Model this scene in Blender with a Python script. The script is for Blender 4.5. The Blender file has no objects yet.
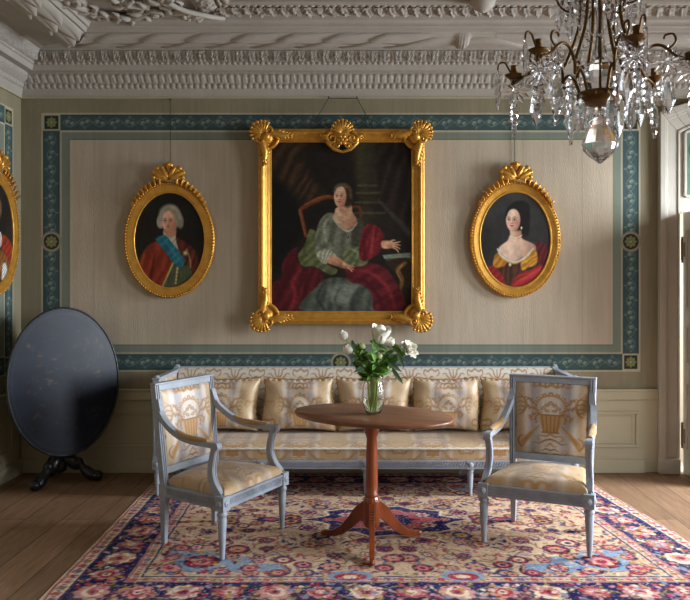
import bpy, bmesh, math, random
import numpy as np
from mathutils import Vector, Matrix

PI = math.pi
random.seed(7)
rng = np.random.default_rng(11)
COL = bpy.context.scene.collection
F = 768.0            # focal length in pixels
CX, CY = 366.0, 283.0
H = 1.6              # eye height
WL, WB, WR, WF = -2.92, 6.5, 4.6, -1.4   # left, back, right, front walls
CEIL = 3.53

def P(x, y, Y):
    return Vector(((x - CX) / F * Y, Y, H - (y - CY) / F * Y))

# ------------------------------------------------------------------ colour
def lin(c):
    c = np.asarray(c, dtype=float)
    return np.where(c <= 0.04045, c / 12.92, ((c + 0.055) / 1.055) ** 2.4)

def rgb(r, g, b):
    return tuple(lin((r / 255, g / 255, b / 255))) + (1.0,)

# ------------------------------------------------------------------ objects
def link(o, parent=None):
    COL.objects.link(o)
    if parent is not None:
        o.parent = parent
    return o

def tag(o, label=None, cat=None, group=None, kind=None):
    if label: o['label'] = label
    if cat: o['category'] = cat
    if group: o['group'] = group
    if kind: o['kind'] = kind
    return o

def thing(name, label, cat, loc=(0, 0, 0), rotz=0, group=None):
    o = bpy.data.objects.new(name, None)
    link(o)
    o.location = loc
    o.rotation_euler = (0, 0, rotz)
    o.empty_display_size = 0.1
    return tag(o, label, cat, group)

def copy_tree(o, parent=None):
    c = o.copy()
    COL.objects.link(c)
    if parent is not None:
        c.parent = parent
    for ch in list(o.children):
        copy_tree(ch, c)
    return c

class MB:
    """collects shapes into one mesh"""
    def __init__(self):
        self.v = []; self.f = []; self.s = []; self.M = Matrix.Identity(4)
    def add(self, vs, fs, smooth=True):
        b = len(self.v)
        M = self.M
        self.v += [tuple(M @ Vector(p)) for p in vs]
        self.f += [tuple(b + i for i in f) for f in fs]
        self.s += [smooth] * len(fs)
        return self
    def box(self, x0, x1, y0, y1, z0, z1):
        vs = [(x, y, z) for x in (x0, x1) for y in (y0, y1) for z in (z0, z1)]
        fs = [(0, 1, 3, 2), (4, 6, 7, 5), (0, 4, 5, 1), (2, 3, 7, 6), (0, 2, 6, 4), (1, 5, 7, 3)]
        return self.add(vs, fs, False)
    def hexa(self, bot, top):
        """bot, top: four points each, same winding"""
        vs = list(bot) + list(top)
        fs = [(3, 2, 1, 0), (4, 5, 6, 7)] + [(i, (i + 1) % 4, 4 + (i + 1) % 4, 4 + i) for i in range(4)]
        return self.add(vs, fs, False)
    def bar(self, a, b, w, d, up=(0, 0, 1), w2=None, d2=None):
        a = Vector(a); b = Vector(b); t = (b - a).normalized(); up = Vector(up)
        s = t.cross(up)
        if s.length < 1e-5: s = t.cross(Vector((1, 0, 0)))
        s.normalize(); u = s.cross(t).normalized()
        w2 = w if w2 is None else w2; d2 = d if d2 is None else d2
        q = [(-1, -1), (1, -1), (1, 1), (-1, 1)]
        return self.hexa([a + s * (i * w / 2) + u * (j * d / 2) for i, j in q],
                         [b + s * (i * w2 / 2) + u * (j * d2 / 2) for i, j in q])
    def tube(self, pts, r, n=8, cap=True, flat=1.0, up=None, smooth=True):
        pts = [Vector(p) for p in pts]
        m = len(pts)
        if not hasattr(r, '__len__'): r = [r] * m
        vs = []
        prev = Vector(up) if up is not None else None
        for i in range(m):
            t = (pts[min(i + 1, m - 1)] - pts[max(i - 1, 0)])
            if t.length < 1e-9: t = Vector((0, 0, 1))
            t.normalize()
            if prev is None:
                prev = Vector((0, 0, 1)) if abs(t.z) < 0.9 else Vector((1, 0, 0))
            u = prev - t * prev.dot(t)
            if u.length < 1e-6: u = t.orthogonal()
            u.normalize()
            if up is None: prev = u
            s = t.cross(u)
            for k in range(n):
                a = 2 * PI * k / n
                vs.append(pts[i] + s * (math.cos(a) * r[i]) + u * (math.sin(a) * r[i] * flat))
        fs = [(i * n + k, i * n + (k + 1) % n, (i + 1) * n + (k + 1) % n, (i + 1) * n + k) for i in range(m - 1) for k in range(n)]
        self.add(vs, fs, smooth)
        if cap:
            self.add(vs[:n], [tuple(reversed(range(n)))], False)
            self.add(vs[-n:], [tuple(range(n))], False)
        return self
    def lathe(self, prof, n=24, o=(0, 0, 0), flute=0, famp=0, smooth=True, sx=1, sy=1):
        o = Vector(o); vs = []
        for r, z in prof:
            for k in range(n):
                a = 2 * PI * k / n
                rr = r * (1 - famp * (0.5 + 0.5 * math.cos(flute * a))) if flute else r
                vs.append(o + Vector((rr * math.cos(a) * sx, rr * math.sin(a) * sy, z)))
        m = len(prof)
        fs = [(i * n + k, i * n + (k + 1) % n, (i + 1) * n + (k + 1) % n, (i + 1) * n + k) for i in range(m - 1) for k in range(n)]
        self.add(vs, fs, smooth)
        self.add(vs[:n], [tuple(reversed(range(n)))], False)
        self.add(vs[-n:], [tuple(range(n))], False)
        return self
    def ball(self, c, rx, ry=None, rz=None, n=10, m=6, R=None):
        ry = rx if ry is None else ry; rz = rx if rz is None else rz
        c = Vector(c); vs = []
        for i in range(m + 1):
            p = -PI / 2 + PI * i / m
            for k in range(n):
                a = 2 * PI * k / n
                q = Vector((rx * math.cos(p) * math.cos(a), ry * math.cos(p) * math.sin(a), rz * math.sin(p)))
                if R is not None: q = R @ q
                vs.append(c + q)
        fs = [(i * n + k, i * n + (k + 1) % n, (i + 1) * n + (k + 1) % n, (i + 1) * n + k) for i in range(m) for k in range(n)]
        return self.add(vs, fs, True)
    def prism(self, poly, y0, y1):
        """polygon in x,z pushed from y0 to y1"""
        n = len(poly)
        vs = [(x, y0, z) for x, z in poly] + [(x, y1, z) for x, z in poly]
        fs = [tuple(range(n)), tuple(reversed(range(n, 2 * n)))] + [(i, n + i, n + (i + 1) % n, (i + 1) % n) for i in range(n)]
        return self.add(vs, fs, False)
    def build(self, name, mat, parent=None, bevel=0.0, seg=2, sub=0, loc=None):
        me = bpy.data.meshes.new(name)
        me.from_pydata(self.v, [], self.f)
        me.polygons.foreach_set('use_smooth', self.s)
        me.update()
        bm = bmesh.new(); bm.from_mesh(me)
        bmesh.ops.recalc_face_normals(bm, faces=bm.faces[:])
        bm.to_mesh(me); bm.free()
        if mat: me.materials.append(mat)
        o = bpy.data.objects.new(name, me)
        link(o, parent)
        if bevel:
            b = o.modifiers.new('bevel', 'BEVEL'); b.width = bevel; b.segments = seg
            b.limit_method = 'ANGLE'; b.angle_limit = 0.6
        if sub:
            s = o.modifiers.new('sub', 'SUBSURF'); s.levels = sub; s.render_levels = sub
        if loc: o.location = loc
        return o

def fast_mesh(name, V, Q, mat, parent=None, col=None, smooth=True, flip=False):
    """V (n,3), Q (m,4) arrays; col (n,3) sRGB 0..1"""
    V = np.ascontiguousarray(V, dtype=np.float32); Q = np.ascontiguousarray(Q, dtype=np.int32)
    if flip: Q = np.ascontiguousarray(Q[:, ::-1])
    me = bpy.data.meshes.new(name)
    me.vertices.add(len(V)); me.vertices.foreach_set('co', V.ravel())
    me.loops.add(Q.size); me.loops.foreach_set('vertex_index', Q.ravel())
    me.polygons.add(len(Q)); me.polygons.foreach_set('loop_start', np.arange(0, Q.size, 4, dtype=np.int32))
    me.polygons.foreach_set('use_smooth', np.full(len(Q), smooth))
    me.update(calc_edges=True)
    if col is not None:
        at = me.color_attributes.new('paint', 'FLOAT_COLOR', 'POINT')
        c = np.ones((len(V), 4), dtype=np.float32); c[:, :3] = lin(np.clip(col, 0, 1))
        at.data.foreach_set('color', c.ravel())
    me.materials.append(mat)
    o = bpy.data.objects.new(name, me)
    return link(o, parent)

def quads(nu, nv, off=0, wrap=False):
    i = np.arange(nu if wrap else nu - 1); j = np.arange(nv - 1)
    I, J = np.meshgrid(i, j, indexing='ij')
    I2 = (I + 1) % nu
    return (np.stack([I * nv + J, I2 * nv + J, I2 * nv + J + 1, I * nv + J + 1], -1).reshape(-1, 4) + off)

# ------------------------------------------------------------------ noise and paint
_lat = rng.random((256, 256))
def vnoise(x, y):
    xi = np.floor(x).astype(int); yi = np.floor(y).astype(int)
    fx = x - xi; fy = y - yi
    fx = fx * fx * (3 - 2 * fx); fy = fy * fy * (3 - 2 * fy)
    g = lambda a, b: _lat[a % 256, b % 256]
    return (g(xi, yi) * (1 - fx) + g(xi + 1, yi) * fx) * (1 - fy) + (g(xi, yi + 1) * (1 - fx) + g(xi + 1, yi + 1) * fx) * fy
def fbm(x, y, o=4):
    s = 0; a = 0.5
    for k in range(o):
        s = s + a * vnoise(x * 2 ** k + 17 * k, y * 2 ** k + 31 * k); a *= 0.5
    return s

def crom(pts, n=6, closed=False):
    pts = [np.array(p, float) for p in pts]; m = len(pts); out = []
    rngi = range(m) if closed else range(m - 1)
    for i in rngi:
        if closed:
            p0, p1, p2, p3 = pts[i - 1], pts[i], pts[(i + 1) % m], pts[(i + 2) % m]
        else:
            p0, p1, p2, p3 = pts[max(i - 1, 0)], pts[i], pts[i + 1], pts[min(i + 2, m - 1)]
        for k in range(n):
            t = k / n
            out.append(0.5 * (2 * p1 + (p2 - p0) * t + (2 * p0 - 5 * p1 + 4 * p2 - p3) * t * t + (3 * p1 - p0 - 3 * p2 + p3) * t ** 3))
    if not closed: out.append(pts[-1])
    return out

class Paint:
    """soft-edged shapes laid over points; colours 0..255 sRGB"""
    def __init__(self, X, Y, base):
        self.X = X; self.Y = Y
        self.c = np.empty((len(X), 3)); self.c[:] = np.array(base, float) / 255
    def _sel(self, x0, x1, y0, y1):
        return np.nonzero((self.X > x0) & (self.X < x1) & (self.Y > y0) & (self.Y < y1))[0]
    def _mix(self, idx, a, col, shade=None, fold=None):
        c = np.array(col, float) / 255
        C = np.broadcast_to(c, (len(idx), 3)).copy()
        x = self.X[idx]; y = self.Y[idx]
        if shade is not None:      # (colour, x0,y0,x1,y1)
            c2, x0, y0, x1, y1 = shade
            t = np.clip(((x - x0) * (x1 - x0) + (y - y0) * (y1 - y0)) / ((x1 - x0) ** 2 + (y1 - y0) ** 2), 0, 1)[:, None]
            C = C * (1 - t) + np.array(c2, float) / 255 * t
        if fold is not None:       # (amplitude, wavelength, angle)
            amp, wl, an = fold
            p = (x * math.cos(an) + y * math.sin(an)) / wl; q = (-x * math.sin(an) + y * math.cos(an)) / wl
            w = np.sin(2 * PI * (p + 1.6 * fbm(p * 0.6 + 5, q * 0.35 + 2, 3)))
            C = C * (1 + amp * w)[:, None]
        self.c[idx] = self.c[idx] * (1 - a[:, None]) + C * a[:, None]
    def ell(self, cx, cy, rx, ry, col, soft=1.0, op=1.0, rot=0.0, **k):
        R = max(rx, ry) + soft * 2
        i = self._sel(cx - R, cx + R, cy - R, cy + R)
        if not len(i): return self
        dx = self.X[i] - cx; dy = self.Y[i] - cy
        if rot:
            c, s = math.cos(rot), math.sin(rot); dx, dy = dx * c + dy * s, -dx * s + dy * c
        d = (np.sqrt((dx / rx) ** 2 + (dy / ry) ** 2) - 1) * min(rx, ry)
        self._mix(i, op * np.clip(0.5 - d / soft, 0, 1), col, **k); return self
    def ring(self, cx, cy, r, w, col, soft=1.0, op=1.0):
        R = r + w + soft
        i = self._sel(cx - R, cx + R, cy - R, cy + R)
        if not len(i): return self
        d = np.abs(np.hypot(self.X[i] - cx, self.Y[i] - cy) - r) - w / 2
        self._mix(i, op * np.clip(0.5 - d / soft, 0, 1), col); return self
    def rect(self, x0, x1, y0, y1, col, soft=1.0, op=1.0, **k):
        i = self._sel(x0 - soft, x1 + soft, y0 - soft, y1 + soft)
        if not len(i): return self
        d = np.maximum(np.maximum(x0 - self.X[i], self.X[i] - x1), np.maximum(y0 - self.Y[i], self.Y[i] - y1))
        self._mix(i, op * np.clip(0.5 - d / soft, 0, 1), col, **k); return self
    def frame(self, x0, x1, y0, y1, w, col, soft=1.0, op=1.0):
        i = self._sel(x0 - w - soft, x1 + w + soft, y0 - w - soft, y1 + w + soft)
        d = np.maximum(np.maximum(x0 - self.X[i], self.X[i] - x1), np.maximum(y0 - self.Y[i], self.Y[i] - y1))
        self._mix(i, op * np.clip(0.5 - (np.abs(d) - w / 2) / soft, 0, 1), col); return self
    def _segd(self, i, pts, w=None):
        x = self.X[i]; y = self.Y[i]; D = np.full(len(i), 1e9)
        for k in range(len(pts) - 1):
            ax, ay = pts[k]; bx, by = pts[k + 1]; ex, ey = bx - ax, by - ay
            L = ex * ex + ey * ey
            t = np.clip(((x - ax) * ex + (y - ay) * ey) / L, 0, 1) if L > 0 else np.zeros(len(i))
            d = np.hypot(x - ax - t * ex, y - ay - t * ey)
            if w is not None: d = d - (w[k] * (1 - t) + w[k + 1] * t) / 2
            D = np.minimum(D, d)
        return D
    def stroke(self, pts, w, col, soft=1.0, op=1.0, sm=5, **k):
        if sm and len(pts) > 2: pts = crom(pts, sm)
        m = len(pts)
        if hasattr(w, '__len__'): w = list(np.interp(np.linspace(0, 1, m), np.linspace(0, 1, len(w)), w))
        else: w = [w] * m
        xs = [p[0] for p in pts]; ys = [p[1] for p in pts]; g = max(w) / 2 + soft
        i = self._sel(min(xs) - g, max(xs) + g, min(ys) - g, max(ys) + g)
        if not len(i): return self
        self._mix(i, op * np.clip(0.5 - self._segd(i, pts, w) / soft, 0, 1), col, **k); return self
    def poly(self, pts, col, soft=1.0, op=1.0, sm=4, **k):
        if sm: pts = crom(pts, sm, True)
        xs = [p[0] for p in pts]; ys = [p[1] for p in pts]
        i = self._sel(min(xs) - soft, max(xs) + soft, min(ys) - soft, max(ys) + soft)
        if not len(i): return self
        x = self.X[i]; y = self.Y[i]; ins = np.zeros(len(i), bool); m = len(pts)
        for a in range(m):
            ax, ay = pts[a]; bx, by = pts[(a + 1) % m]
            if ay == by: continue
            c = ((ay > y) != (by > y)) & (x < (bx - ax) * (y - ay) / (by - ay) + ax)
            ins ^= c
        d = self._segd(i, list(pts) + [pts[0]])
        d = np.where(ins, -d, d)
        self._mix(i, op * np.clip(0.5 - d / soft, 0, 1), col, **k); return self
    def grain(self, amp, fx, fy):
        n = fbm(self.X * fx, self.Y * fy, 4) - 0.47
        self.c *= (1 + amp * n)[:, None]; return self

# ------------------------------------------------------------------ materials
def mat(name, base=(0.8, 0.8, 0.8, 1), rough=0.6, metal=0.0, attr=False, nscale=8.0, namt=0.0, dark=None,
        bump=0.0, bscale=60.0, stretch=(1, 1, 1), coat=0.0, sheen=0.0, trans=0.0, ior=1.45, spec=0.5, obj=True, roughvar=0.0):
    m = bpy.data.materials.new(name); m.use_nodes = True
    nt = m.node_tree; N = nt.nodes; L = nt.links
    b = N['Principled BSDF']
    b.inputs['Roughness'].default_value = rough; b.inputs['Metallic'].default_value = metal
    b.inputs['Base Color'].default_value = base
    b.inputs['Specular IOR Level'].default_value = spec
    b.inputs['Coat Weight'].default_value = coat; b.inputs['Coat Roughness'].default_value = 0.12
    b.inputs['Sheen Weight'].default_value = sheen
    b.inputs['Transmission Weight'].default_value = trans; b.inputs['IOR'].default_value = ior
    tc = N.new('ShaderNodeTexCoord'); mp = N.new('ShaderNodeMapping')
    mp.inputs['Scale'].default_value = stretch
    L.new(tc.outputs['Object'], mp.inputs['Vector'])
    src = None
    if attr:
        a = N.new('ShaderNodeAttribute'); a.attribute_name = 'paint'; src = a.outputs['Color']
    if namt > 0:
        n = N.new('ShaderNodeTexNoise'); n.inputs['Scale'].default_value = nscale
        n.inputs['Detail'].default_value = 6; n.inputs['Roughness'].default_value = 0.6
        L.new(mp.outputs['Vector'], n.inputs['Vector'])
        mx = N.new('ShaderNodeMix'); mx.data_type = 'RGBA'; mx.blend_type = 'MIX' if dark else 'MULTIPLY'
        rp = N.new('ShaderNodeValToRGB')
        rp.color_ramp.elements[0].position = 0.35; rp.color_ramp.elements[1].position = 0.68
        L.new(n.outputs['Fac'], rp.inputs['Fac'])
        if dark:
            mu = N.new('ShaderNodeMath'); mu.operation = 'MULTIPLY'; mu.inputs[1].default_value = namt
            L.new(rp.outputs['Color'], mu.inputs[0]); L.new(mu.outputs[0], mx.inputs['Factor'])
            mx.inputs[7].default_value = dark
        else:
            mx.inputs['Factor'].default_value = namt; L.new(rp.outputs['Color'], mx.inputs[7])
        if src is not None: L.new(src, mx.inputs[6])
        else: mx.inputs[6].default_value = base
        src = mx.outputs[2]
        if roughvar:
            mr = N.new('ShaderNodeMapRange'); mr.inputs['To Min'].default_value = rough - roughvar; mr.inputs['To Max'].default_value = rough + roughvar
            L.new(n.outputs['Fac'], mr.inputs['Value']); L.new(mr.outputs[0], b.inputs['Roughness'])
    if src is not None: L.new(src, b.inputs['Base Color'])
    if bump > 0:
        n2 = N.new('ShaderNodeTexNoise'); n2.inputs['Scale'].default_value = bscale; n2.inputs['Detail'].default_value = 4
        L.new(mp.outputs['Vector'], n2.inputs['Vector'])
        bp = N.new('ShaderNodeBump'); bp.inputs['Strength'].default_value = bump; bp.inputs['Distance'].default_value = 0.01
        L.new(n2.outputs['Fac'], bp.inputs['Height']); L.new(bp.outputs['Normal'], b.inputs['Normal'])
    return m

M = {}
M['paper'] = mat('wallpaper', attr=True, rough=0.85, namt=0.10, nscale=3, stretch=(3, 3, 0.6), bump=0.25, bscale=40)
M['plain_wall'] = mat('plain_wall', rgb(176, 166, 148), rough=0.9, namt=0.1)
M['stucco'] = mat('stucco', rgb(172, 166, 157), rough=0.85, namt=0.22, nscale=5, dark=rgb(138, 130, 118), bump=0.2, bscale=30)
M['wainscot'] = mat('wainscot_paint', rgb(176, 168, 142), rough=0.55, namt=0.3, nscale=2.5, dark=rgb(156, 147, 120), bump=0.08, bscale=25)
M['door_white'] = mat('door_paint', rgb(190, 184, 172), rough=0.5, namt=0.35, nscale=3, dark=rgb(166, 158, 146), bump=0.08, bscale=20)
M['overdoor'] = mat('overdoor_green', attr=True, rough=0.8)
M['gold'] = mat('gilding', rgb(214, 158, 66), rough=0.36, metal=0.55, namt=0.5, nscale=18, dark=rgb(160, 106, 36), bump=0.25, bscale=70, spec=0.5)
M['canvas'] = mat('oil_canvas', attr=True, rough=0.5, spec=0.25, bump=0.1, bscale=200)
M['wire'] = mat('wire', rgb(50, 46, 42), rough=0.5, metal=0.6)
M['grey_wood'] = mat('grey_painted_wood', rgb(164, 171, 182), rough=0.38, namt=0.5, nscale=14, dark=rgb(128, 133, 142), bump=0.12, bscale=40, stretch=(1, 1, 1))
M['damask'] = mat('damask', attr=True, rough=0.36, sheen=0.15, spec=0.6, bump=0.12, bscale=160, namt=0.12, nscale=50, stretch=(1, 1, 4))
M['arm_silk'] = mat('arm_silk', rgb(184, 144, 86), rough=0.45, sheen=0.3, namt=0.4, nscale=30, dark=rgb(146, 100, 48), bump=0.15, bscale=120)
M['braid'] = mat('braid', rgb(224, 218, 204), rough=0.6, namt=0.3, nscale=200, dark=rgb(180, 166, 140), bump=0.4, bscale=250)
M['mahogany'] = mat('mahogany', rgb(150, 72, 34), rough=0.3, namt=0.8, nscale=6, dark=rgb(84, 36, 18), stretch=(1, 1, 0.18), coat=0.35, bump=0.03, bscale=60)
M['table_top'] = mat('worn_mahogany', rgb(140, 92, 64), rough=0.4, namt=0.8, nscale=7, dark=rgb(88, 55, 38), stretch=(0.25, 2.2, 1), coat=0.15, bump=0.04, bscale=50, roughvar=0.1)
M['black'] = mat('black_lacquer', attr=True, rough=0.3, coat=0.0, spec=0.28, namt=0.3, nscale=6, roughvar=0.08)
M['black_wood'] = mat('black_wood', rgb(24, 23, 26), rough=0.35, coat=0.2, namt=0.4, nscale=20, dark=rgb(14, 13, 15))
M['brass'] = mat('old_brass', rgb(112, 82, 42), rough=0.42, metal=0.8, namt=0.6, nscale=40, dark=rgb(60, 44, 24))
M['rug'] = mat('rug_wool', attr=True, rough=0.95, sheen=0.0, bump=0.4, bscale=140, namt=0.12, nscale=160, spec=0.1)
M['fringe'] = mat('rug_fringe', rgb(190, 172, 140), rough=0.95, bump=0.4, bscale=200)
M['leaf'] = mat('leaf', rgb(106, 150, 66), rough=0.36, namt=0.5, nscale=30, dark=rgb(62, 104, 46), spec=0.5)
M['leaf_pale'] = mat('pale_leaf', rgb(108, 140, 112), rough=0.5, namt=0.4, nscale=30, dark=rgb(70, 104, 74))
M['stem'] = mat('stem', rgb(158, 178, 82), rough=0.5)
M['petal'] = mat('petal', rgb(242, 238, 226), rough=0.55, namt=0.3, nscale=30, dark=rgb(224, 222, 190), sheen=0.2)
M['petal_bud'] = mat('bud_petal', rgb(226, 230, 190), rough=0.55, namt=0.5, nscale=25, dark=rgb(176, 194, 112))
M['iron'] = mat('iron', rgb(120, 108, 94), rough=0.5, metal=0.2)

def glass(name, tint=(0.97, 0.98, 1, 1), ior=1.5, rough=0.0):
    """clear glass; shadow rays pass so the light of the room reaches what stands behind it"""
    m = bpy.data.materials.new(name); m.use_nodes = True
    b = m.node_tree.nodes['Principled BSDF']
    b.inputs['Base Color'].default_value = tint; b.inputs['Transmission Weight'].default_value = 1
    b.inputs['Roughness'].default_value = rough; b.inputs['IOR'].default_value = ior
    return m
M['glass'] = glass('vase_glass', (0.95, 0.98, 0.97, 1), 1.3)
M['water'] = glass('water', (0.9, 0.97, 0.85, 1), 1.2)
M['crystal'] = glass('crystal', (0.88, 0.88, 0.91, 1), 1.45, 0.1)
# ================================================================== the room
def struct(o): return tag(o, kind='structure')

# ---- floor: wide pine boards running towards the back wall
def floor_mat():
    m = bpy.data.materials.new('pine_boards'); m.use_nodes = True
    nt = m.node_tree; N = nt.nodes; L = nt.links; b = N['Principled BSDF']
    b.inputs['Roughness'].default_value = 0.62; b.inputs['Specular IOR Level'].default_value = 0.35
    tc = N.new('ShaderNodeTexCoord'); mp = N.new('ShaderNodeMapping')
    mp.inputs['Rotation'].default_value = (0, 0, PI / 2); mp.inputs['Location'].default_value = (0.27, 0.1, 0)
    L.new(tc.outputs['Object'], mp.inputs['Vector'])
    br = N.new('ShaderNodeTexBrick'); br.offset = 0.37; br.offset_frequency = 2
    br.inputs['Scale'].default_value = 1; br.inputs['Mortar Size'].default_value = 0.0035
    br.inputs['Brick Width'].default_value = 3.6; br.inputs['Row Height'].default_value = 0.245
    br.inputs['Color1'].default_value = rgb(158, 124, 94); br.inputs['Color2'].default_value = rgb(130, 101, 76)
    br.inputs['Mortar'].default_value = rgb(80, 60, 44)
    L.new(mp.outputs['Vector'], br.inputs['Vector'])
    mp2 = N.new('ShaderNodeMapping'); mp2.inputs['Scale'].default_value = (9, 0.7, 1); L.new(tc.outputs['Object'], mp2.inputs['Vector'])
    n = N.new('ShaderNodeTexNoise'); n.inputs['Scale'].default_value = 5; n.inputs['Detail'].default_value = 8; n.inputs['Distortion'].default_value = 1.2
    L.new(mp2.outputs['Vector'], n.inputs['Vector'])
    rp = N.new('ShaderNodeValToRGB'); rp.color_ramp.elements[0].position = 0.3; rp.color_ramp.elements[0].color = (0.55, 0.5, 0.46, 1)
    rp.color_ramp.elements[1].position = 0.65; rp.color_ramp.elements[1].color = (1, 1, 1, 1)
    L.new(n.outputs['Fac'], rp.inputs['Fac'])
    mx = N.new('ShaderNodeMix'); mx.data_type = 'RGBA'; mx.blend_type = 'MULTIPLY'; mx.inputs['Factor'].default_value = 0.75
    L.new(br.outputs['Color'], mx.inputs[6]); L.new(rp.outputs['Color'], mx.inputs[7])
    n3 = N.new('ShaderNodeTexNoise'); n3.inputs['Scale'].default_value = 1.3; n3.inputs['Detail'].default_value = 4; L.new(tc.outputs['Object'], n3.inputs['Vector'])
    rp3 = N.new('ShaderNodeValToRGB'); rp3.color_ramp.elements[0].position = 0.35; rp3.color_ramp.elements[0].color = (0.74, 0.72, 0.7, 1); rp3.color_ramp.elements[1].position = 0.65
    L.new(n3.outputs['Fac'], rp3.inputs['Fac'])
    mx2 = N.new('ShaderNodeMix'); mx2.data_type = 'RGBA'; mx2.blend_type = 'MULTIPLY'; mx2.inputs['Factor'].default_value = 0.6
    L.new(mx.outputs[2], mx2.inputs[6]); L.new(rp3.outputs['Color'], mx2.inputs[7])
    L.new(mx2.outputs[2], b.inputs['Base Color'])
    bp = N.new('ShaderNodeBump'); bp.inputs['Strength'].default_value = 0.25; bp.inputs['Distance'].default_value = 0.006
    L.new(n.outputs['Fac'], bp.inputs['Height']); L.new(bp.outputs['Normal'], b.inputs['Normal'])
    return m
mb = MB(); mb.box(WL - 0.2, WR + 0.2, WF - 0.2, WB + 0.02, -0.1, 0)
struct(mb.build('floor', floor_mat()))
mb = MB(); mb.box(WL - 0.2, WR + 0.2, WF - 0.2, WB + 0.2, CEIL, CEIL + 0.1)
struct(mb.build('ceiling', M['stucco']))

# ---- painted wallpaper with its border
def paper(S, Z, w, mids):
    """S across from the border's own left wall corner (0..w), Z height; photo pixel = 1/118.15 m"""
    k = 118.15
    X = S * k; Y = (3.19 - Z) * k + 95.0          # photo-like rows
    W = w * k
    p = Paint(X, Y, (138, 130, 106))
    base = np.array((138, 130, 106)) / 255
    L0, R0 = 20.5, W - 17.0                        # outer cream line
    T0, B0 = 113.0, 371.5
    tealc = (58, 80, 80); cream = (186, 174, 146); band = (118, 126, 112); field = (182, 168, 147)
    p.rect(L0, R0, T0, B0, cream, 0.6)
    p.rect(L0 + 1.5, R0 - 1.5, T0 + 1.3, B0 - 1.5, tealc, 0.6)
    p.rect(L0 + 18.3, R0 - 17.4, T0 + 17.2, B0 - 17.6, cream, 0.6)
    p.rect(L0 + 20, R0 - 19, T0 + 19, B0 - 19.2, band, 0.6)
    p.frame(L0 + 28, R0 - 27, T0 + 26.5, B0 - 27, 0.8, (72, 82, 74), 0.7)
    p.rect(L0 + 28.3, R0 - 27.3, T0 + 26.8, B0 - 27.3, cream, 0.6)
    p.rect(L0 + 29.8, R0 - 28.8, T0 + 28.3, B0 - 28.8, field, 0.6)
    # thin dark edges of the teal band
    p.frame(L0 + 2.2, R0 - 2.2, T0 + 2, B0 - 2.2, 0.9, (26, 46, 54), 0.8)
    p.frame(L0 + 17.6, R0 - 16.8, T0 + 16.5, B0 - 17, 0.9, (26, 46, 54), 0.8)
    # scrolling vine in the four bands
    vine = (128, 142, 130); leafc = (152, 162, 144)
    def run(horizontal, c, a, b):
        n = max(2, int(round((b - a) / 15.0))); st = (b - a) / n
        pts = []
        for i in range(n * 6 + 1):
            t = a + st * i / 6
            o = 4.2 * math.sin(PI * i / 6)
            pts.append((t, c + o) if horizontal else (c + o, t))
        pts_m = [(x_, 2 * c - y_) if horizontal else (2 * c - x_, y_) for x_, y_ in pts]
        for i0 in range(0, len(pts) - 1, 12):
            p.stroke(pts[i0:i0 + 13], 0.7, vine, 0.8, 0.7, sm=0); p.stroke(pts_m[i0:i0 + 13], 0.7, vine, 0.8, 0.5, sm=0)
        for i in range(n):
            t = a + st * (i + 0.5); sg = 1 if i % 2 == 0 else -1
            for dt, dc, r in ((-2.6, -0.6, 2.2), (2.4, 0.9, 2.0)):
                q = (t + dt, c + sg * dc) if horizontal else (c + sg * dc, t + dt)
                p.ell(q[0], q[1], r, r * 0.85, leafc, 0.8, 0.8)
                p.ell(q[0] + 0.7, q[1] + 0.5, r * 0.5, r * 0.4, tealc, 0.8, 0.7)
            q = (t - 0.5, c - sg * 5.6) if horizontal else (c - sg * 5.6, t - 0.5)
            p.ell(q[0], q[1], 1.5, 0.9, vine, 0.8, 0.6)
    lc = L0 + 9.9; rc = R0 - 9.5; tcn = T0 + 9.3; bcn = B0 - 9.6
    run(True, tcn, L0 + 21, R0 - 20); run(True, bcn, L0 + 21, R0 - 20)
    run(False, lc, T0 + 20, B0 - 20); run(False, rc, T0 + 20, B0 - 20)
    def flower(cx, cy, r):
        for q in range(8):
            a = q * PI / 4
            p.ell(cx + r * 0.55 * math.cos(a), cy + r * 0.55 * math.sin(a), r * 0.3, r * 0.22, (128, 132, 84), 0.7, 0.95, rot=a)
        p.ell(cx, cy, r * 0.22, r * 0.22, (160, 156, 100), 0.7)
    for cx, x0, x1 in ((lc, L0 + 1.5, L0 + 18.3), (rc, R0 - 17.4, R0 - 1.5)):
        for cy, y0, y1 in ((tcn, T0 + 1.3, T0 + 17.2), (bcn, B0 - 17.6, B0 - 1.5)):
            p.frame(x0 + 0.5, x1 - 0.5, y0 + 0.5, y1 - 0.5, 1.6, cream, 0.7)
            p.rect(x0 + 1.4, x1 - 1.4, y0 + 1.4, y1 - 1.4, (30, 36, 34), 0.6)
            flower(cx, cy, 6.5)
    def medal(cx, cy):
        p.ell(cx, cy, 10.3, 10.3, (168, 160, 136), 0.8)
        p.ring(cx, cy, 9.6, 0.8, (120, 116, 98), 0.7)
        p.ell(cx, cy, 7.9, 7.9, (32, 34, 28), 0.7)
        flower(cx, cy, 7.2)
    medal(lc, 241.5); medal(rc, 241.5)
    for mx in mids: medal(mx * k, bcn + 0.5)
    # strips of canvas, streaks and grime of the old paper
    st = fbm(S * 55, Z * 3.0 + 9, 3) - 0.47
    bl = fbm(S * 1.3 + 3, Z * 1.3, 4) - 0.47
    p.c *= (1 + 0.09 * st + 0.14 * bl)[:, None]
    for sx in (0.62, 1.78, 2.1, 3.15, 4.25, 4.75):
        p.rect(sx * k - 0.4, sx * k + 0.4, 96, 388, (112, 104, 92), 0.8, 0.25)
    return np.clip(p.c, 0, 1)

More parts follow.
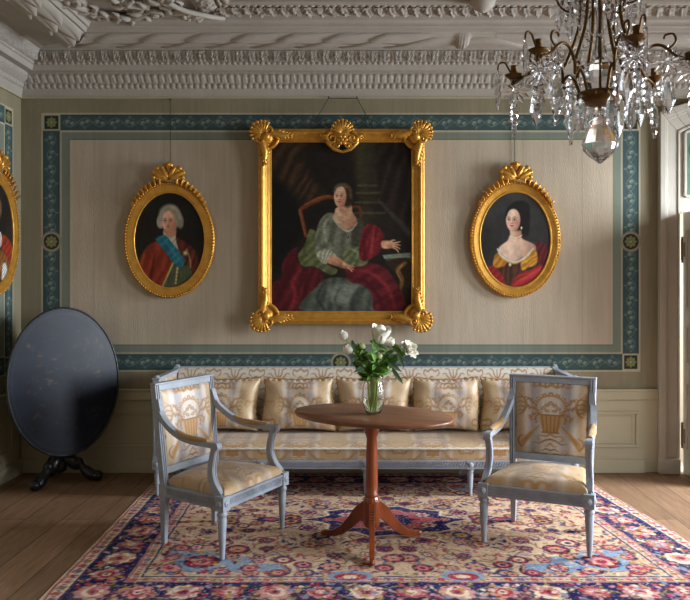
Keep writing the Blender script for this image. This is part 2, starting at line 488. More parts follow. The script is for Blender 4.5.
# back wall: x from the left corner to the doorway, then plain beside and above the door
DX0, DX1, DZ = 2.64, 3.60, 2.20
ss = np.linspace(WL, 2.60, 790); zs = np.concatenate([[0.0], np.linspace(0.66, 3.23, 372), [CEIL]])
Sg, Zg = np.meshgrid(ss, zs, indexing='ij')
V = np.stack([Sg.ravel(), np.full(Sg.size, WB), Zg.ravel()], -1)
c = paper(Sg.ravel() - WL, Zg.ravel(), 2.465 - WL, [(340.8 - 21) / 118.15])
nV = len(V)
ex = np.array([(2.60, 0), (DX0, 0), (DX0, CEIL), (2.60, CEIL), (DX0, DZ), (DX1, DZ), (DX1, CEIL), (DX0, CEIL), (DX1, 0), (WR, 0), (WR, CEIL), (DX1, CEIL)])
V2 = np.stack([ex[:, 0], np.full(12, WB), ex[:, 1]], -1)
Q = np.concatenate([quads(790, 374), np.arange(12).reshape(3, 4) + nV])
wcol = np.tile(np.array((138, 130, 106)) / 255, (12, 1))
struct(fast_mesh('wall_back', np.concatenate([V, V2]), Q, M['paper'], col=np.concatenate([c, wcol]), smooth=False))

# left wall, dense where it is seen
ys = np.concatenate([np.linspace(WF, 4.7, 150), np.linspace(4.71, WB, 250)])
zs = np.concatenate([[0.0], np.linspace(0.66, 3.23, 330), [CEIL]])
Sg, Zg = np.meshgrid(ys, zs, indexing='ij')
V = np.stack([np.full(Sg.size, WL), Sg.ravel(), Zg.ravel()], -1)
wl = WB - 0.6
c = paper(Sg.ravel() - 0.6, Zg.ravel(), wl, [wl / 2])
struct(fast_mesh('wall_left', V, quads(400, 332), M['paper'], col=c, smooth=False))

# right and front walls, out of the picture, with the tall windows that light the room
WIN = [(4.75, 5.95), (2.2, 3.4), (-0.6, 0.6)]
WZ0, WZ1 = 0.55, 2.95
mb = MB(); e = WF
for y0, y1 in sorted(WIN):
    mb.box(WR, WR + 0.3, e, y0, 0, CEIL); mb.box(WR, WR + 0.3, y0, y1, 0, WZ0); mb.box(WR, WR + 0.3, y0, y1, WZ1, CEIL); e = y1
mb.box(WR, WR + 0.3, e, WB + 0.2, 0, CEIL)
struct(mb.build('wall_right', M['plain_wall']))
mb = MB(); mb.box(WL - 0.2, WR + 0.3, WF - 0.25, WF, 0, CEIL)
struct(mb.build('wall_front', M['plain_wall']))
for k, (y0, y1) in enumerate(WIN):
    w = thing('window_%d' % (k + 1), None, None, (WR + 0.12, (y0 + y1) / 2, WZ0)); struct(w)
    hw = (y1 - y0) / 2; hh = WZ1 - WZ0
    mb = MB(); mb.box(-0.03, 0.05, -hw, -hw + 0.06, 0, hh); mb.box(-0.03, 0.05, hw - 0.06, hw, 0, hh)
    mb.box(-0.03, 0.05, -hw, hw, 0, 0.06); mb.box(-0.03, 0.05, -hw, hw, hh - 0.06, hh); mb.box(-0.03, 0.05, -0.04, 0.04, 0, hh)
    for q in range(1, 4): mb.box(-0.015, 0.035, -hw, hw, hh * q / 4 - 0.015, hh * q / 4 + 0.015)
    mb.build('window_frame', M['door_white'], w, bevel=0.004)

# ---- wainscot
def z_of(y): return H - (y - CY) / 118.15
mb = MB(); x0, x1 = WL, 2.467
mb.box(x0, x1, WB - 0.028, WB, 0.617, 0.688); mb.box(x0, x1, WB - 0.04, WB, 0.688, 0.706); mb.box(x0, x1, WB - 0.034, WB, 0.612, 0.622)
mb.box(x0, x1, WB - 0.012, WB, 0.0, 0.612)
struct(mb.build('trim_1', M['wainscot'], bevel=0.005))
mb = MB(); mb.box(WL, WL + 0.028, WF, WB - 0.04, 0.617, 0.688); mb.box(WL, WL + 0.04, WF, WB - 0.04, 0.688, 0.706)
mb.box(WL, WL + 0.012, WF, WB - 0.04, 0.0, 0.617)
struct(mb.build('trim_2', M['wainscot'], bevel=0.005))
mb = MB(); mb.box(WL + 0.02, 2.35, WB - 0.035, WB - 0.012, 0.0, 0.112); mb.box(WL + 0.02, 2.35, WB - 0.026, WB - 0.012, 0.112, 0.124)
struct(mb.build('baseboard_back', M['wainscot'], bevel=0.004))
mb = MB(); mb.box(WL + 0.012, WL + 0.035, WF, WB - 0.036, 0.0, 0.112); mb.box(WL + 0.012, WL + 0.026, WF, WB - 0.036, 0.112, 0.124)
struct(mb.build('baseboard_left', M['wainscot'], bevel=0.004))
# raised panel mouldings
def panel(mb, a, b, back=True):
    for o, w, h in ((0.0, 0.022, 0.014), (0.043, 0.012, 0.006)):
        xa, xb, za, zb = a + o, b - o, 0.212 + o * 0.75, 0.517 - o * 0.75
        for r in ((xa, xb, za, za + w), (xa, xb, zb - w, zb), (xa, xa + w, za + w, zb - w), (xb - w, xb, za + w, zb - w)):
            if back: mb.box(r[0], r[1], WB - 0.012 - h, WB - 0.012, r[2], r[3])
            else: mb.box(WL + 0.012, WL + 0.012 + h, r[0], r[1], r[2], r[3])
mb = MB()
for a, b in ((-2.72, -1.5), (-1.30, -0.1), (0.1, 1.13), (1.33, 2.30)): panel(mb, a, b)
struct(mb.build('trim_3', M['wainscot'], bevel=0.004))
mb = MB()
for a, b in ((4.75, 6.3), (3.0, 4.55), (1.2, 2.8)): panel(mb, a, b, False)
struct(mb.build('trim_4', M['wainscot'], bevel=0.004))

# ---- cornice: one profile with relief, run along the back and the left wall
ss_b = np.arange(WL, WR, 0.0075); ss_l = np.concatenate([np.arange(WF, 4.2, 0.1), np.arange(4.2, WB, 0.0075)])
def bead(p):
    return lambda s, t: 0.014 * np.sqrt(np.clip(1 - ((s / p % 1) * 2 - 1) ** 2 - (2 * t - 1) ** 2, 0, 1))
def tongue(p, a):
    def f(s, t):
        x = (s / p % 1) * 2 - 1; x2 = ((s / p + 0.5) % 1) * 2 - 1
        w = 0.35 + 0.62 * np.sqrt(np.clip(np.sin(PI * np.clip(t * 0.75 + 0.22, 0, 1)), 0, 1))
        h = np.clip(1 - (x / w) ** 2, 0, 1) ** 0.5 * (0.45 + 0.55 * t) - 0.25 * np.exp(-(x / 0.1) ** 2)
        h2 = 0.5 * np.clip(1 - (x2 / 0.3) ** 2, 0, 1) * (t > 0.4)
        return a * np.maximum(h, h2) * np.clip((1 - t) * 9, 0, 1)
    return f
def acanth(p, a, tilt=0.0):
    def f(s, t):
        q = s / p + 0.05 * np.sin(s * 3); x = (q % 1) * 2 - 1
        lobes = 0.5 + 0.5 * np.cos(2 * PI * (4.0 * np.abs(x) + 2.2 * t))
        spine = np.exp(-(x / 0.12) ** 2)
        gap = np.exp(-((np.abs(x) - 1) / 0.16) ** 2)
        r = vnoise(s * 90, t * 7 + 3)
        h = 0.25 + 0.55 * lobes * (1 - gap) + 0.4 * spine + 0.35 * (r - 0.5)
        return a * np.clip(h, 0, 1.2) * np.clip(np.sin(PI * np.clip(t, 0.02, 0.98)), 0, 1) ** 0.4
    return f
def garland(s, t):
    base = 0.045 * np.sin(PI * t) ** 0.7
    band = np.exp(-((s - 0.72) / 0.045) ** 4)
    return base + 0.045 * band * np.sin(PI * t) ** 0.5 * (0.8 + 0.2 * np.cos(s * 300))
def zero(s, t): return np.zeros_like(s)
def roundm(a): return lambda s, t: a * np.sin(PI * t) ** 0.7
PROF = [((0.0, 3.172), (0.014, 3.172), 2, zero), ((0.014, 3.172), (0.03, 3.236), 2, zero),
        ((0.03, 3.236), (0.05, 3.276), 7, bead(0.05)), ((0.05, 3.276), (0.056, 3.284), 2, zero),
        ((0.056, 3.284), (0.106, 3.342), 12, tongue(0.058, 0.022)), ((0.106, 3.342), (0.106, 3.352), 2, zero), ((0.106, 3.352), (0.17, 3.352), 2, zero),
        ((0.17, 3.352), (0.185, 3.394), 2, zero), ((0.185, 3.394), (0.20, 3.418), 6, bead(0.046)),
        ((0.20, 3.418), (0.272, 3.486), 15, acanth(0.10, 0.032)), ((0.272, 3.486), (0.276, 3.498), 2, zero), ((0.276, 3.498), (0.33, 3.502), 2, zero),
        ((0.33, 3.502), (0.56, 3.462), 2, zero), ((0.56, 3.462), (0.58, 3.45), 4, roundm(0.006)),
        ((0.58, 3.452), (0.85, 3.446), 22, garland),
        ((0.85, 3.446), (0.872, 3.45), 5, roundm(0.008)), ((0.872, 3.45), (0.885, 3.47), 2, zero), ((0.885, 3.47), (0.905, 3.472), 4, roundm(0.006)),
        ((0.905, 3.472), (0.93, 3.50), 5, roundm(-0.006)), ((0.93, 3.50), (0.955, 3.502), 4, roundm(0.006)), ((0.955, 3.502), (0.97, 3.53), 2, zero)]
def cornice(name, ss, back):
    Vs, Qs, off = [], [], 0
    for (d0, z0), (d1, z1), n, fn in PROF:
        t = np.linspace(0, 1, n); L = math.hypot(d1 - d0, z1 - z0)
        nd, nz = (z1 - z0) / L, -(d1 - d0) / L
        S, T = np.meshgrid(ss, t, indexing='ij')
        h = fn(S, T)
        if not back: h = h * (S > 4.15)
        D = d0 + (d1 - d0) * T + nd * h; Z = z0 + (z1 - z0) * T + nz * h
        if back: X = np.clip(S, WL + D, WR - D); Y = WB - D
        else: X = WL + D; Y = np.clip(S, WF, WB - D)
        Vs.append(np.stack([X, Y, Z], -1).reshape(-1, 3)); Qs.append(quads(len(ss), n, off)); off += S.size
    return struct(fast_mesh(name, np.concatenate(Vs), np.concatenate(Qs), M['stucco']))
cornice('trim_5', ss_b, True); cornice('trim_6', ss_l, False)

# overlapping pointed leaves along the garland
def garland_leaves(name, starts, back):
    (d0, z0), (d1, z1) = (0.58, 3.452), (0.85, 3.446)
    L_ = math.hypot(d1 - d0, z1 - z0); nd, nz = (z1 - z0) / L_, -(d1 - d0) / L_
    mb = MB()
    xs_ = np.linspace(0, 1, 12); ys_ = [(-1, 0), (-1, 1), (-0.5, 1), (-0.06, 1), (0, 0.86), (0.06, 1), (0.5, 1), (1, 1), (1, 0)]
    for s0, t0, d in starts:
        vs = []
        for x in xs_:
            w = (0.16 + 0.17 * math.sin(PI * min(1, 0.25 + 0.75 * x))) * (1 - x ** 3.2) ** 0.8 + 0.004
            for yq, hq in ys_:
                t = min(0.99, max(0.01, t0 + yq * w + 0.03 * math.sin(3 * x)))
                h = 0.045 * math.sin(PI * t) ** 0.7 + (0.003 + 0.030 * x) * (1 - 0.35 * yq * yq) * hq
                if x == 1: h -= 0.012
                s_ = s0 + d * 0.46 * x
                D = d0 + (d1 - d0) * t + nd * h; Z = z0 + (z1 - z0) * t + nz * h
                vs.append((max(s_, WL + D), WB - D, Z) if back else (WL + D, min(s_, WB - D), Z))
        n = len(ys_)
        mb.add(vs, [(a * n + b, a * n + b + 1, (a + 1) * n + b + 1, (a + 1) * n + b) for a in range(len(xs_) - 1) for b in range(n - 1)], True)
    return struct(mb.build(name, M['stucco']))
st_ = []
for k in range(24):
    for t0, o in ((0.5, 0.0), (0.2, 0.11), (0.8, 0.22)):
        a = 0.70 - 0.34 * k - o
        if a - 0.46 > WL + 0.45: st_.append((a, t0, -1))
        b = 0.74 + 0.34 * k + o
        if b + 0.46 < WR - 0.5: st_.append((b, t0, 1))
garland_leaves('trim_11', st_, True)
garland_leaves('trim_12', [(4.0 + 0.34 * k + o, t0, 1) for k in range(7) for t0, o in ((0.5, 0.0), (0.2, 0.11), (0.8, 0.22)) if 4.0 + 0.34 * k + o + 0.4 < WB - 0.6], False)

# inner ring of upright leaves with a bead line, around the middle field of the ceiling
def ring_relief():
    Vs, Qs, off = [], [], 0
    s1 = np.arange(-1.20, 3.6, 0.0075)
    for (d0, d1, n, fn) in ((0.985, 1.005, 4, roundm(0.012)), (1.005, 1.15, 18, lambda s, t: acanth(0.085, 0.045)(s + 0.05 * t, t)), (1.165, 1.19, 6, bead(0.05)), (1.20, 1.25, 5, roundm(0.015))):
        t = np.linspace(0, 1, n); S, T = np.meshgrid(s1, t, indexing='ij'); h = fn(S, T)
        D = d0 + (d1 - d0) * T
        Vs.append(np.stack([np.clip(S, -1.2 + (D - 0.985), 3.6), WB - D, CEIL - 0.004 - h], -1).reshape(-1, 3)); Qs.append(quads(len(s1), n, off)); off += S.size
    s2 = np.arange(3.5, WB - 0.985, 0.0075)
    for (d0, d1, n, fn) in ((0, 0.02, 4, roundm(0.012)), (0.02, 0.165, 18, lambda s, t: acanth(0.085, 0.045)(s, t)), (0.18, 0.205, 6, bead(0.05)), (0.215, 0.265, 5, roundm(0.015))):
        t = np.linspace(0, 1, n); S, T = np.meshgrid(s2, t, indexing='ij'); h = fn(S, T)
        D = d0 + (d1 - d0) * T
        Vs.append(np.stack([-1.2 + D, np.clip(S, 0, WB - 0.985 - D), CEIL - 0.004 - h], -1).reshape(-1, 3)); Qs.append(quads(len(s2), n, off)); off += S.size
    return struct(fast_mesh('trim_7', np.concatenate(Vs), np.concatenate(Qs), M['stucco']))
ring_relief()

# corner scrolls of the ceiling and the hanging boss
def spiral(c, r0, turns, w0, w1, a0=0, sgn=1, n=44, zamp=0.02):
    pts, rr = [], []
    for i in range(n + 1):
        t = i / n; r = r0 * (1 - 0.86 * t); a = a0 + sgn * 2 * PI * turns * t
        pts.append((c[0] + r * math.cos(a), c[1] + r * math.sin(a), c[2] - zamp * t)); rr.append(w0 + (w1 - w0) * t)
    return pts, rr
mb = MB(); zc = CEIL - 0.015
def leafy(mb, pts, r, lobes=5, spread=0.09):
    pts = [Vector(p) for p in crom(pts, 6)]
    m = len(pts); mb.tube(pts, [r * (1 - 0.75 * i / (m - 1)) + 0.006 for i in range(m)], 7)
    for k in range(lobes):
        i = int((k + 0.6) / (lobes + 0.4) * (m - 2)); t = (pts[i + 1] - pts[i]).normalized(); nrm = Vector((-t.y, t.x, 0))
        s = spread * (1 - 0.5 * k / lobes)
        for sg in (1, -1):
            a = pts[i]; b = a + t * s * 0.6 + nrm * sg * s; q = b + t * s * 0.5 - nrm * sg * s * 0.15
            mb.tube([a, (a + b) / 2 + Vector((0, 0, -0.02)), b + Vector((0, 0, -0.012)), q], [r * 0.5, r * 0.75, r * 0.5, 0.004], 6)
for cx, cy, r0, a0, sg in ((-1.48, 5.42, 0.075, 0.4, 1), (-1.9, 5.5, 0.06, 2.6, -1), (-1.42, 5.18, 0.07, 3.4, -1), (-1.95, 5.2, 0.06, 1.0, 1)):
    p_, r_ = spiral((cx, cy, zc), r0, 1.9, 0.024, 0.012, a0, sg, zamp=0.035); mb.tube(p_, r_, 8)
leafy(mb, [(-1.40, 5.42, zc), (-1.28, 5.36, zc - 0.02), (-1.22, 5.45, zc - 0.02), (-1.1, 5.50, zc)], 0.03, 4)
leafy(mb, [(-1.55, 5.42, zc), (-1.7, 5.5, zc - 0.02), (-1.85, 5.44, zc - 0.01), (-2.0, 5.5, zc)], 0.03, 5)
leafy(mb, [(-1.5, 5.3, zc), (-1.65, 5.2, zc - 0.02), (-1.6, 5.0, zc - 0.02), (-1.75, 4.8, zc)], 0.03, 5)
leafy(mb, [(-1.3, 5.3, zc), (-1.36, 5.1, zc - 0.03), (-1.28, 4.9, zc - 0.02), (-1.34, 4.6, zc)], 0.03, 5)
leafy(mb, [(-1.9, 5.4, zc), (-2.0, 5.15, zc - 0.03), (-1.92, 4.9, zc - 0.02), (-1.98, 4.6, zc)], 0.03, 5)
# shield-like strap between the scrolls
mb.tube([Vector(p) for p in crom([(-1.34, 5.14, zc - 0.03), (-1.25, 5.25, zc - 0.05), (-1.12, 5.36, zc - 0.05), (-1.02, 5.50, zc - 0.02)], 6)], 0.018, 8)
for k in range(14):
    a = random.uniform(-2.0, -1.25); b = random.uniform(4.5, 5.5); an = random.uniform(0, PI)
    R_ = Matrix.Rotation(an, 3, 'Z'); mb.ball((a, b, zc), 0.05, 0.022, 0.02, 8, 5, R_)
mb.prism([(-2.02, CEIL - 0.02), (-0.98, CEIL - 0.02), (-0.98, CEIL), (-2.02, CEIL)], 5.51, 5.53)
struct(mb.build('trim_8', M['stucco']))
bx = P(483, 0, 5.2)
mb = MB(); mb.lathe([(0.10, 0), (0.11, -0.02), (0.085, -0.05), (0.1, -0.08), (0.088, -0.12), (0.055, -0.16), (0.03, -0.178), (0.004, -0.185)], 16, (bx.x, 5.2, CEIL + 0.085), flute=8, famp=0.12)
struct(mb.build('trim_9', M['stucco']))

# picture rail line under the cornice
mb = MB(); mb.box(WL, WR, WB - 0.02, WB, 3.158, 3.172); mb.box(WL, WL + 0.02, WF, WB, 3.158, 3.172)
struct(mb.build('trim_10', M['wainscot']))

# ---- doorway in the back wall
dr = thing('door_1', None, None, (DX0, WB, 0)); struct(dr)
def arch(x0, x1, zl, rise, n=14):
    c = (x0 + x1) / 2; hw = (x1 - x0) / 2
    return [(x0 + (x1 - x0) * i / n, zl + rise * (1 - ((x0 + (x1 - x0) * i / n - c) / hw) ** 2)) for i in range(n + 1)]
CX0, CX1 = 2.467, 3.773
def casing_ring(mb, o, w, y0, y1):
    out = arch(CX0 + o, CX1 - o, 3.035 - o, 0.135); inn = arch(CX0 + o + w, CX1 - o - w, 3.035 - o - w, 0.135)
    for k in range(len(out) - 1):
        a, b, c_, d = out[k], out[k + 1], inn[k + 1], inn[k]
        mb.hexa([(a[0], y0, a[1]), (b[0], y0, b[1]), (c_[0], y0, c_[1]), (d[0], y0, d[1])], [(a[0], y1, a[1]), (b[0], y1, b[1]), (c_[0], y1, c_[1]), (d[0], y1, d[1])])
    for x0_, x1_ in ((CX0 + o, CX0 + o + w), (CX1 - o - w, CX1 - o)):
        zl_ = out[0][1]; zi_ = inn[0][1]; za_, zb_ = (zl_, zi_) if x0_ < 3 else (zi_, zl_)
        mb.hexa([(x0_, y0, 0), (x1_, y0, 0), (x1_, y0, zb_), (x0_, y0, za_)], [(x0_, y1, 0), (x1_, y1, 0), (x1_, y1, zb_), (x0_, y1, za_)])
mb = MB(); mb.M = Matrix.Translation((-DX0, -WB, 0))
casing_ring(mb, 0.0, 0.05, WB - 0.065, WB); casing_ring(mb, 0.05, 0.02, WB - 0.05, WB); casing_ring(mb, 0.07, 0.085, WB - 0.035, WB); casing_ring(mb, 0.155, 0.018, WB - 0.045, WB)
mb.box(CX0 - 0.004, CX0 + 0.168, WB - 0.075, WB - 0.002, 0.001, 0.125); mb.box(CX1 - 0.168, CX1 + 0.004, WB - 0.075, WB - 0.002, 0.001, 0.125)
mb.build('door_casing', M['door_white'], dr, bevel=0.005)
mb = MB(); mb.M = Matrix.Translation((-DX0, -WB, 0))
pts = [(DX0 - 0.04, DZ)] + arch(DX0 - 0.04, DX1 + 0.04, 2.91, 0.12) + [(DX1 + 0.04, DZ)]
mb.prism(pts, WB - 0.03, WB + 0.02)
fr = [(DX0 + 0.045, 2.33)] + arch(DX0 + 0.045, DX1 - 0.045, 2.865, 0.10) + [(DX1 - 0.045, 2.33)]
for k in range(len(fr)):
    a = fr[k]; b = fr[(k + 1) % len(fr)]
    mb.bar((a[0], WB - 0.035, a[1]), (b[0], WB - 0.035, b[1]), 0.022, 0.03, up=(0, 1, 0))
mb.build('overdoor', M['door_white'], dr, bevel=0.004)
xs = np.linspace(DX0 + 0.055, DX1 - 0.055, 160); tt = np.linspace(0, 1, 110)
X, T = np.meshgrid(xs, tt, indexing='ij')
cc = (DX0 + DX1) / 2; hw_ = (DX1 - DX0) / 2 - 0.045
top = 2.855 + 0.10 * (1 - ((X - cc) / hw_) ** 2)
Z = 2.345 + (top - 2.345) * T
p = Paint(X.ravel() - cc, Z.ravel(), (84, 116, 98))
for sg in (1, -1):
    p.stroke([(sg * 0.02, 2.40), (sg * 0.2, 2.45), (sg * 0.33, 2.55), (sg * 0.30, 2.66), (sg * 0.36, 2.8), (sg * 0.3, 2.86)], 0.008, (46, 70, 60), 0.006)
    for q in range(9):
        p.ell(sg * (0.08 + 0.033 * q), 2.43 + 0.045 * q + 0.02 * (q % 2), 0.025, 0.012, (50, 78, 64), 0.006, 0.8, rot=0.7 * (1 if q % 2 else -1))
    p.ring(sg * 0.33, 2.72, 0.07, 0.01, (46, 70, 60), 0.006)
p.grain(0.25, 8, 8)
fast_mesh('overdoor_panel', np.stack([X.ravel() - DX0, np.full(X.size, -0.034), Z.ravel()], -1), quads(160, 110), M['overdoor'], dr, col=p.c)
# the two leaves: the left one stands open into the room, the right one is shut
def leaf(parent, name):
    e = bpy.data.objects.new(name, None); link(e, parent)
    W_ = 0.47
    mb = MB(); mb.box(0, W_, -0.02, 0.02, 0.006, 2.19)
    for s_ in (-1, 1):
        for za, zb in ((0.2, 0.78), (0.92, 1.25), (1.38, 2.06)):
            for r in ((0.07, W_ - 0.07, za, za + 0.025), (0.07, W_ - 0.07, zb - 0.025, zb), (0.07, 0.095, za + 0.025, zb - 0.025), (W_ - 0.095, W_ - 0.07, za + 0.025, zb - 0.025)):
                mb.box(r[0], r[1], s_ * 0.02, s_ * 0.032, r[2], r[3])
            mb.box(0.15, W_ - 0.15, s_ * 0.02, s_ * 0.027, za + 0.075, zb - 0.075)
    mb.build('leaf_panel', M['door_white'], e, bevel=0.003)
    for z in (0.32, 1.88):
        mb = MB(); mb.tube([(-0.012, -0.02, z - 0.09), (-0.012, -0.02, z + 0.09)], 0.013, 10); mb.box(-0.01, 0.05, -0.024, -0.02, z - 0.06, z + 0.06)
        mb.ball((-0.012, -0.02, z + 0.1), 0.012); mb.ball((-0.012, -0.02, z - 0.1), 0.012)
        mb.build('hinge', M['iron'], e)
    mb = MB(); mb.tube([(W_ - 0.05, -0.02, 1.08), (W_ - 0.05, -0.07, 1.08)], 0.011, 8); mb.ball((W_ - 0.05, -0.08, 1.08), 0.026, 0.018, 0.026)
    mb.build('handle', M['brass'], e)
    return e
l1 = leaf(dr, 'door_leaf'); l1.location = (0.042, -0.05, 0); l1.rotation_euler = (0, 0, -PI / 2 + 0.02)
l2 = leaf(dr, 'door_leaf'); l2.location = (DX1 - DX0 - 0.005, 0.06, 0); l2.rotation_euler = (0, 0, PI)

# the lit room beyond the doorway
mb = MB(); mb.box(1.9, 5.0, WB + 0.2, 8.7, -0.1, 0)
struct(mb.build('floor_beyond', M['plain_wall']))
mb = MB(); mb.box(1.9, 5.0, 8.6, 8.7, 0, 3.0); mb.box(1.8, 1.9, WB + 0.02, 8.7, 0, 3.0); mb.box(4.9, 5.0, WB + 0.02, 8.7, 0, 3.0); mb.box(1.8, 5.0, WB + 0.02, 8.7, 2.9, 3.0)
mb.box(1.8, DX0, WB + 0.02, WB + 0.2, 0, 3.0); mb.box(DX1, 5.0, WB + 0.02, WB + 0.2, 0, 3.0); mb.box(DX0, DX1, WB + 0.02, WB + 0.2, DZ, 3.0); mb.box(DX0, DX1, WB, WB + 0.2, -0.1, 0)
struct(mb.build('wall_beyond', M['door_white']))
# ================================================================== damask
GOLD = (180, 138, 90); GOLD2 = (150, 108, 68); CREAM = (218, 211, 204); LAV = (150, 145, 154)
def arabesque(U, V):
    u = np.abs(((U / 0.36 + 0.5) % 1.0) - 0.5) * 360; v = (V / 0.30 % 1.0) * 300
    p = Paint(np.ravel(u), np.ravel(v), (222, 212, 196)); c = (164, 124, 84)
    for pts, w in (([(0, 20), (0, 110)], [10, 5]), ([(0, 40), (22, 70), (34, 112), (60, 120)], [9, 8, 7, 4]), ([(0, 28), (40, 50), (66, 84), (92, 78)], [9, 9, 7, 4]),
                   ([(10, 20), (60, 16), (96, 40), (120, 24), (110, 2)], [8, 9, 8, 7, 4]), ([(180, 120), (150, 100), (124, 112), (118, 80), (140, 62)], [10, 9, 8, 7, 4]), ([(180, 60), (156, 40), (140, 10)], [10, 8, 5]),
                   ([(0, 170), (0, 290)], [12, 6]), ([(0, 190), (30, 220), (46, 270), (74, 274)], [10, 9, 8, 4]), ([(0, 178), (50, 190), (80, 226), (110, 214), (112, 190)], [10, 9, 8, 6, 4]),
                   ([(180, 270), (146, 250), (120, 266), (108, 240)], [10, 9, 7, 4]), ([(180, 200), (160, 176), (130, 170), (118, 150)], [10, 9, 7, 4]), ([(20, 140), (60, 150), (96, 140), (100, 116)], [8, 8, 7, 4])):
        p.stroke(pts, [q * 1.2 for q in w], c, 5)
    p.ell(0, 150, 14, 14, c, 5); p.ell(0, 6, 14, 12, c, 5)
    return p.c
def damask(U, V, pu=0.50, pv=0.62, strips=True, pale=0.0, tan=0.0):
    """U across (0 = middle of a motif), V up, both in metres"""
    u = np.abs(((U / pu + 0.5) % 1.0) - 0.5) * 0.50
    v = (V / pv % 1.0) * 0.62
    u = np.ravel(u); v = np.ravel(v)
    k = 1000.0
    p = Paint(u * k, v * k, CREAM)
    # woven stripes
    if strips:
        p.rect(150, 260, -5, 630, (194, 164, 124), 20, 0.8)
        for x in (84, 92, 100): p.rect(x, x + 4, -5, 630, LAV, 3, 0.8)
        p.rect(56, 116, -5, 630, LAV, 24, 0.6)
    S = lambda pts, w, c=GOLD, **q: p.stroke(pts, w, c, 5, **q)
    # basket
    p.poly([(-70, 330), (-55, 260), (-42, 200), (42, 200), (55, 260), (70, 330)], (196, 152, 96), 5, sm=0)
    for x in (0, 18, 36): S([(x, 204), (x * 1.35, 326)], 7, GOLD2, sm=0)
    S([(0, 200), (44, 200)], 12, GOLD2, sm=0); S([(0, 330), (66, 332)], 10, GOLD2, sm=0)
    # foot scrolls
    S([(0, 192), (25, 172), (60, 176), (72, 150), (52, 136)], [13, 11, 9, 8, 5]); S([(0, 150), (30, 140), (60, 118), (96, 122)], [12, 10, 8, 4], GOLD2)
    S([(0, 120), (20, 98), (40, 100)], [12, 8, 4])
    # arch of blossoms
    S([(74, 340), (84, 390), (66, 440), (34, 468), (0, 476)], [10, 13, 13, 13, 14], (184, 140, 88))
    for x, y, r in ((0, 486, 15), (36, 478, 13), (66, 452, 13), (84, 420, 12), (88, 382, 12), (0, 420, 13), (22, 404, 12), (42, 380, 13), (20, 362, 12), (56, 352, 11)):
        for q in range(5):
            a = q * 1.2566 + x
            p.ell(x + r * 0.7 * math.cos(a), y + r * 0.7 * math.sin(a), r * 0.5, r * 0.42, GOLD if (q + r) % 2 else GOLD2, 4)
        p.ell(x, y, r * 0.35, r * 0.35, CREAM, 4)
    for pts in (((70, 360), (98, 384), (120, 380), (126, 396)), ((80, 400), (104, 424), (112, 448), (128, 450)), ((60, 340), (92, 336), (112, 312), (108, 296)), ((70, 330), (84, 306), (80, 280))):
        S(pts, [8, 9, 8, 4], GOLD2)
        for (x, y) in pts[1:]:
            p.ell(x + 6, y + 5, 10, 5, GOLD, 4, rot=0.6); p.ell(x - 3, y - 7, 9, 5, GOLD2, 4, rot=-0.9)
    # horns at the sides
    S([(62, 250), (92, 210), (124, 160), (150, 120), (160, 80)], [6, 20, 34, 36, 14], (186, 146, 92)); S([(62, 250), (92, 210), (124, 160), (150, 120)], [3, 4, 6, 5], GOLD2)
    S([(160, 80), (180, 110), (176, 150), (150, 170)], [8, 12, 9, 4], GOLD2)
    # crescent leaves
    S([(178, 480), (146, 440), (140, 390), (158, 340), (190, 316)], [6, 18, 22, 16, 6]); S([(176, 470), (152, 436), (148, 390), (166, 346)], 4, CREAM)
    for y in (450, 415, 380, 350): S([(146, y), (172, y + 8), (186, y - 8)], [8, 7, 3], GOLD2)
    S([(250, 260), (214, 270), (196, 240), (214, 214), (250, 220)], [16, 14, 12, 10, 12], GOLD2); p.ell(250, 240, 14, 14, CREAM, 4)
    S([(250, 420), (222, 430), (206, 400), (226, 372)], [14, 12, 10, 5]); S([(250, 60), (220, 40), (206, 70), (230, 100)], [14, 12, 10, 5])
    # canopy of leaves
    S([(0, 560), (30, 540), (62, 552), (96, 536), (112, 552)], [22, 18, 16, 12, 6]); S([(0, 600), (34, 590), (70, 604), (110, 586)], [20, 16, 12, 6], GOLD2)
    for x in (20, 50, 82): S([(x, 590), (x + 14, 564), (x + 8, 536)], [9, 10, 4], GOLD2)
    S([(0, 20), (30, 40), (70, 30), (96, 56), (80, 84)], [16, 13, 12, 10, 5]); S([(0, 66), (26, 76), (44, 60)], [12, 9, 4], GOLD2)
    n = fbm(u * 260, v * 40, 2) - 0.4
    p.c *= (1 + 0.16 * n)[:, None]
    if pale: p.c = p.c * (1 - pale) + np.array((216, 206, 190)) / 255 * pale
    if tan: p.c = p.c * (1 - tan) + np.array((190, 152, 104)) / 255 * tan
    return p.c

def cloth_grid(name, fn, nu, nv, mat_, parent, cf, closed=False):
    """fn(a,b) -> x,y,z with a,b in 0..1; cf(a,b) -> colours"""
    a = np.linspace(0, 1, nu); b = np.linspace(0, 1, nv)
    A, B = np.meshgrid(a, b, indexing='ij'); A = A.ravel(); B = B.ravel()
    V = np.stack(fn(A, B), -1)
    return fast_mesh(name, V, quads(nu, nv), mat_, parent, col=cf(A, B))

def puff(a, b, p=4.0):
    return np.clip((1 - np.abs(2 * a - 1) ** p) * (1 - np.abs(2 * b - 1) ** p), 0, 1) ** 0.5

# ================================================================== sofa
SX = 1.595; SY0, SY1 = 5.74, 6.42
sofa = thing('sofa', 'long grey-painted box sofa in gold damask standing against the wall', 'sofa', (0, 6.08, 0))
def W2(o): # world-space mesh under a thing at its location
    o.matrix_parent_inverse = Matrix.Translation((0, -6.08, 0)); return o
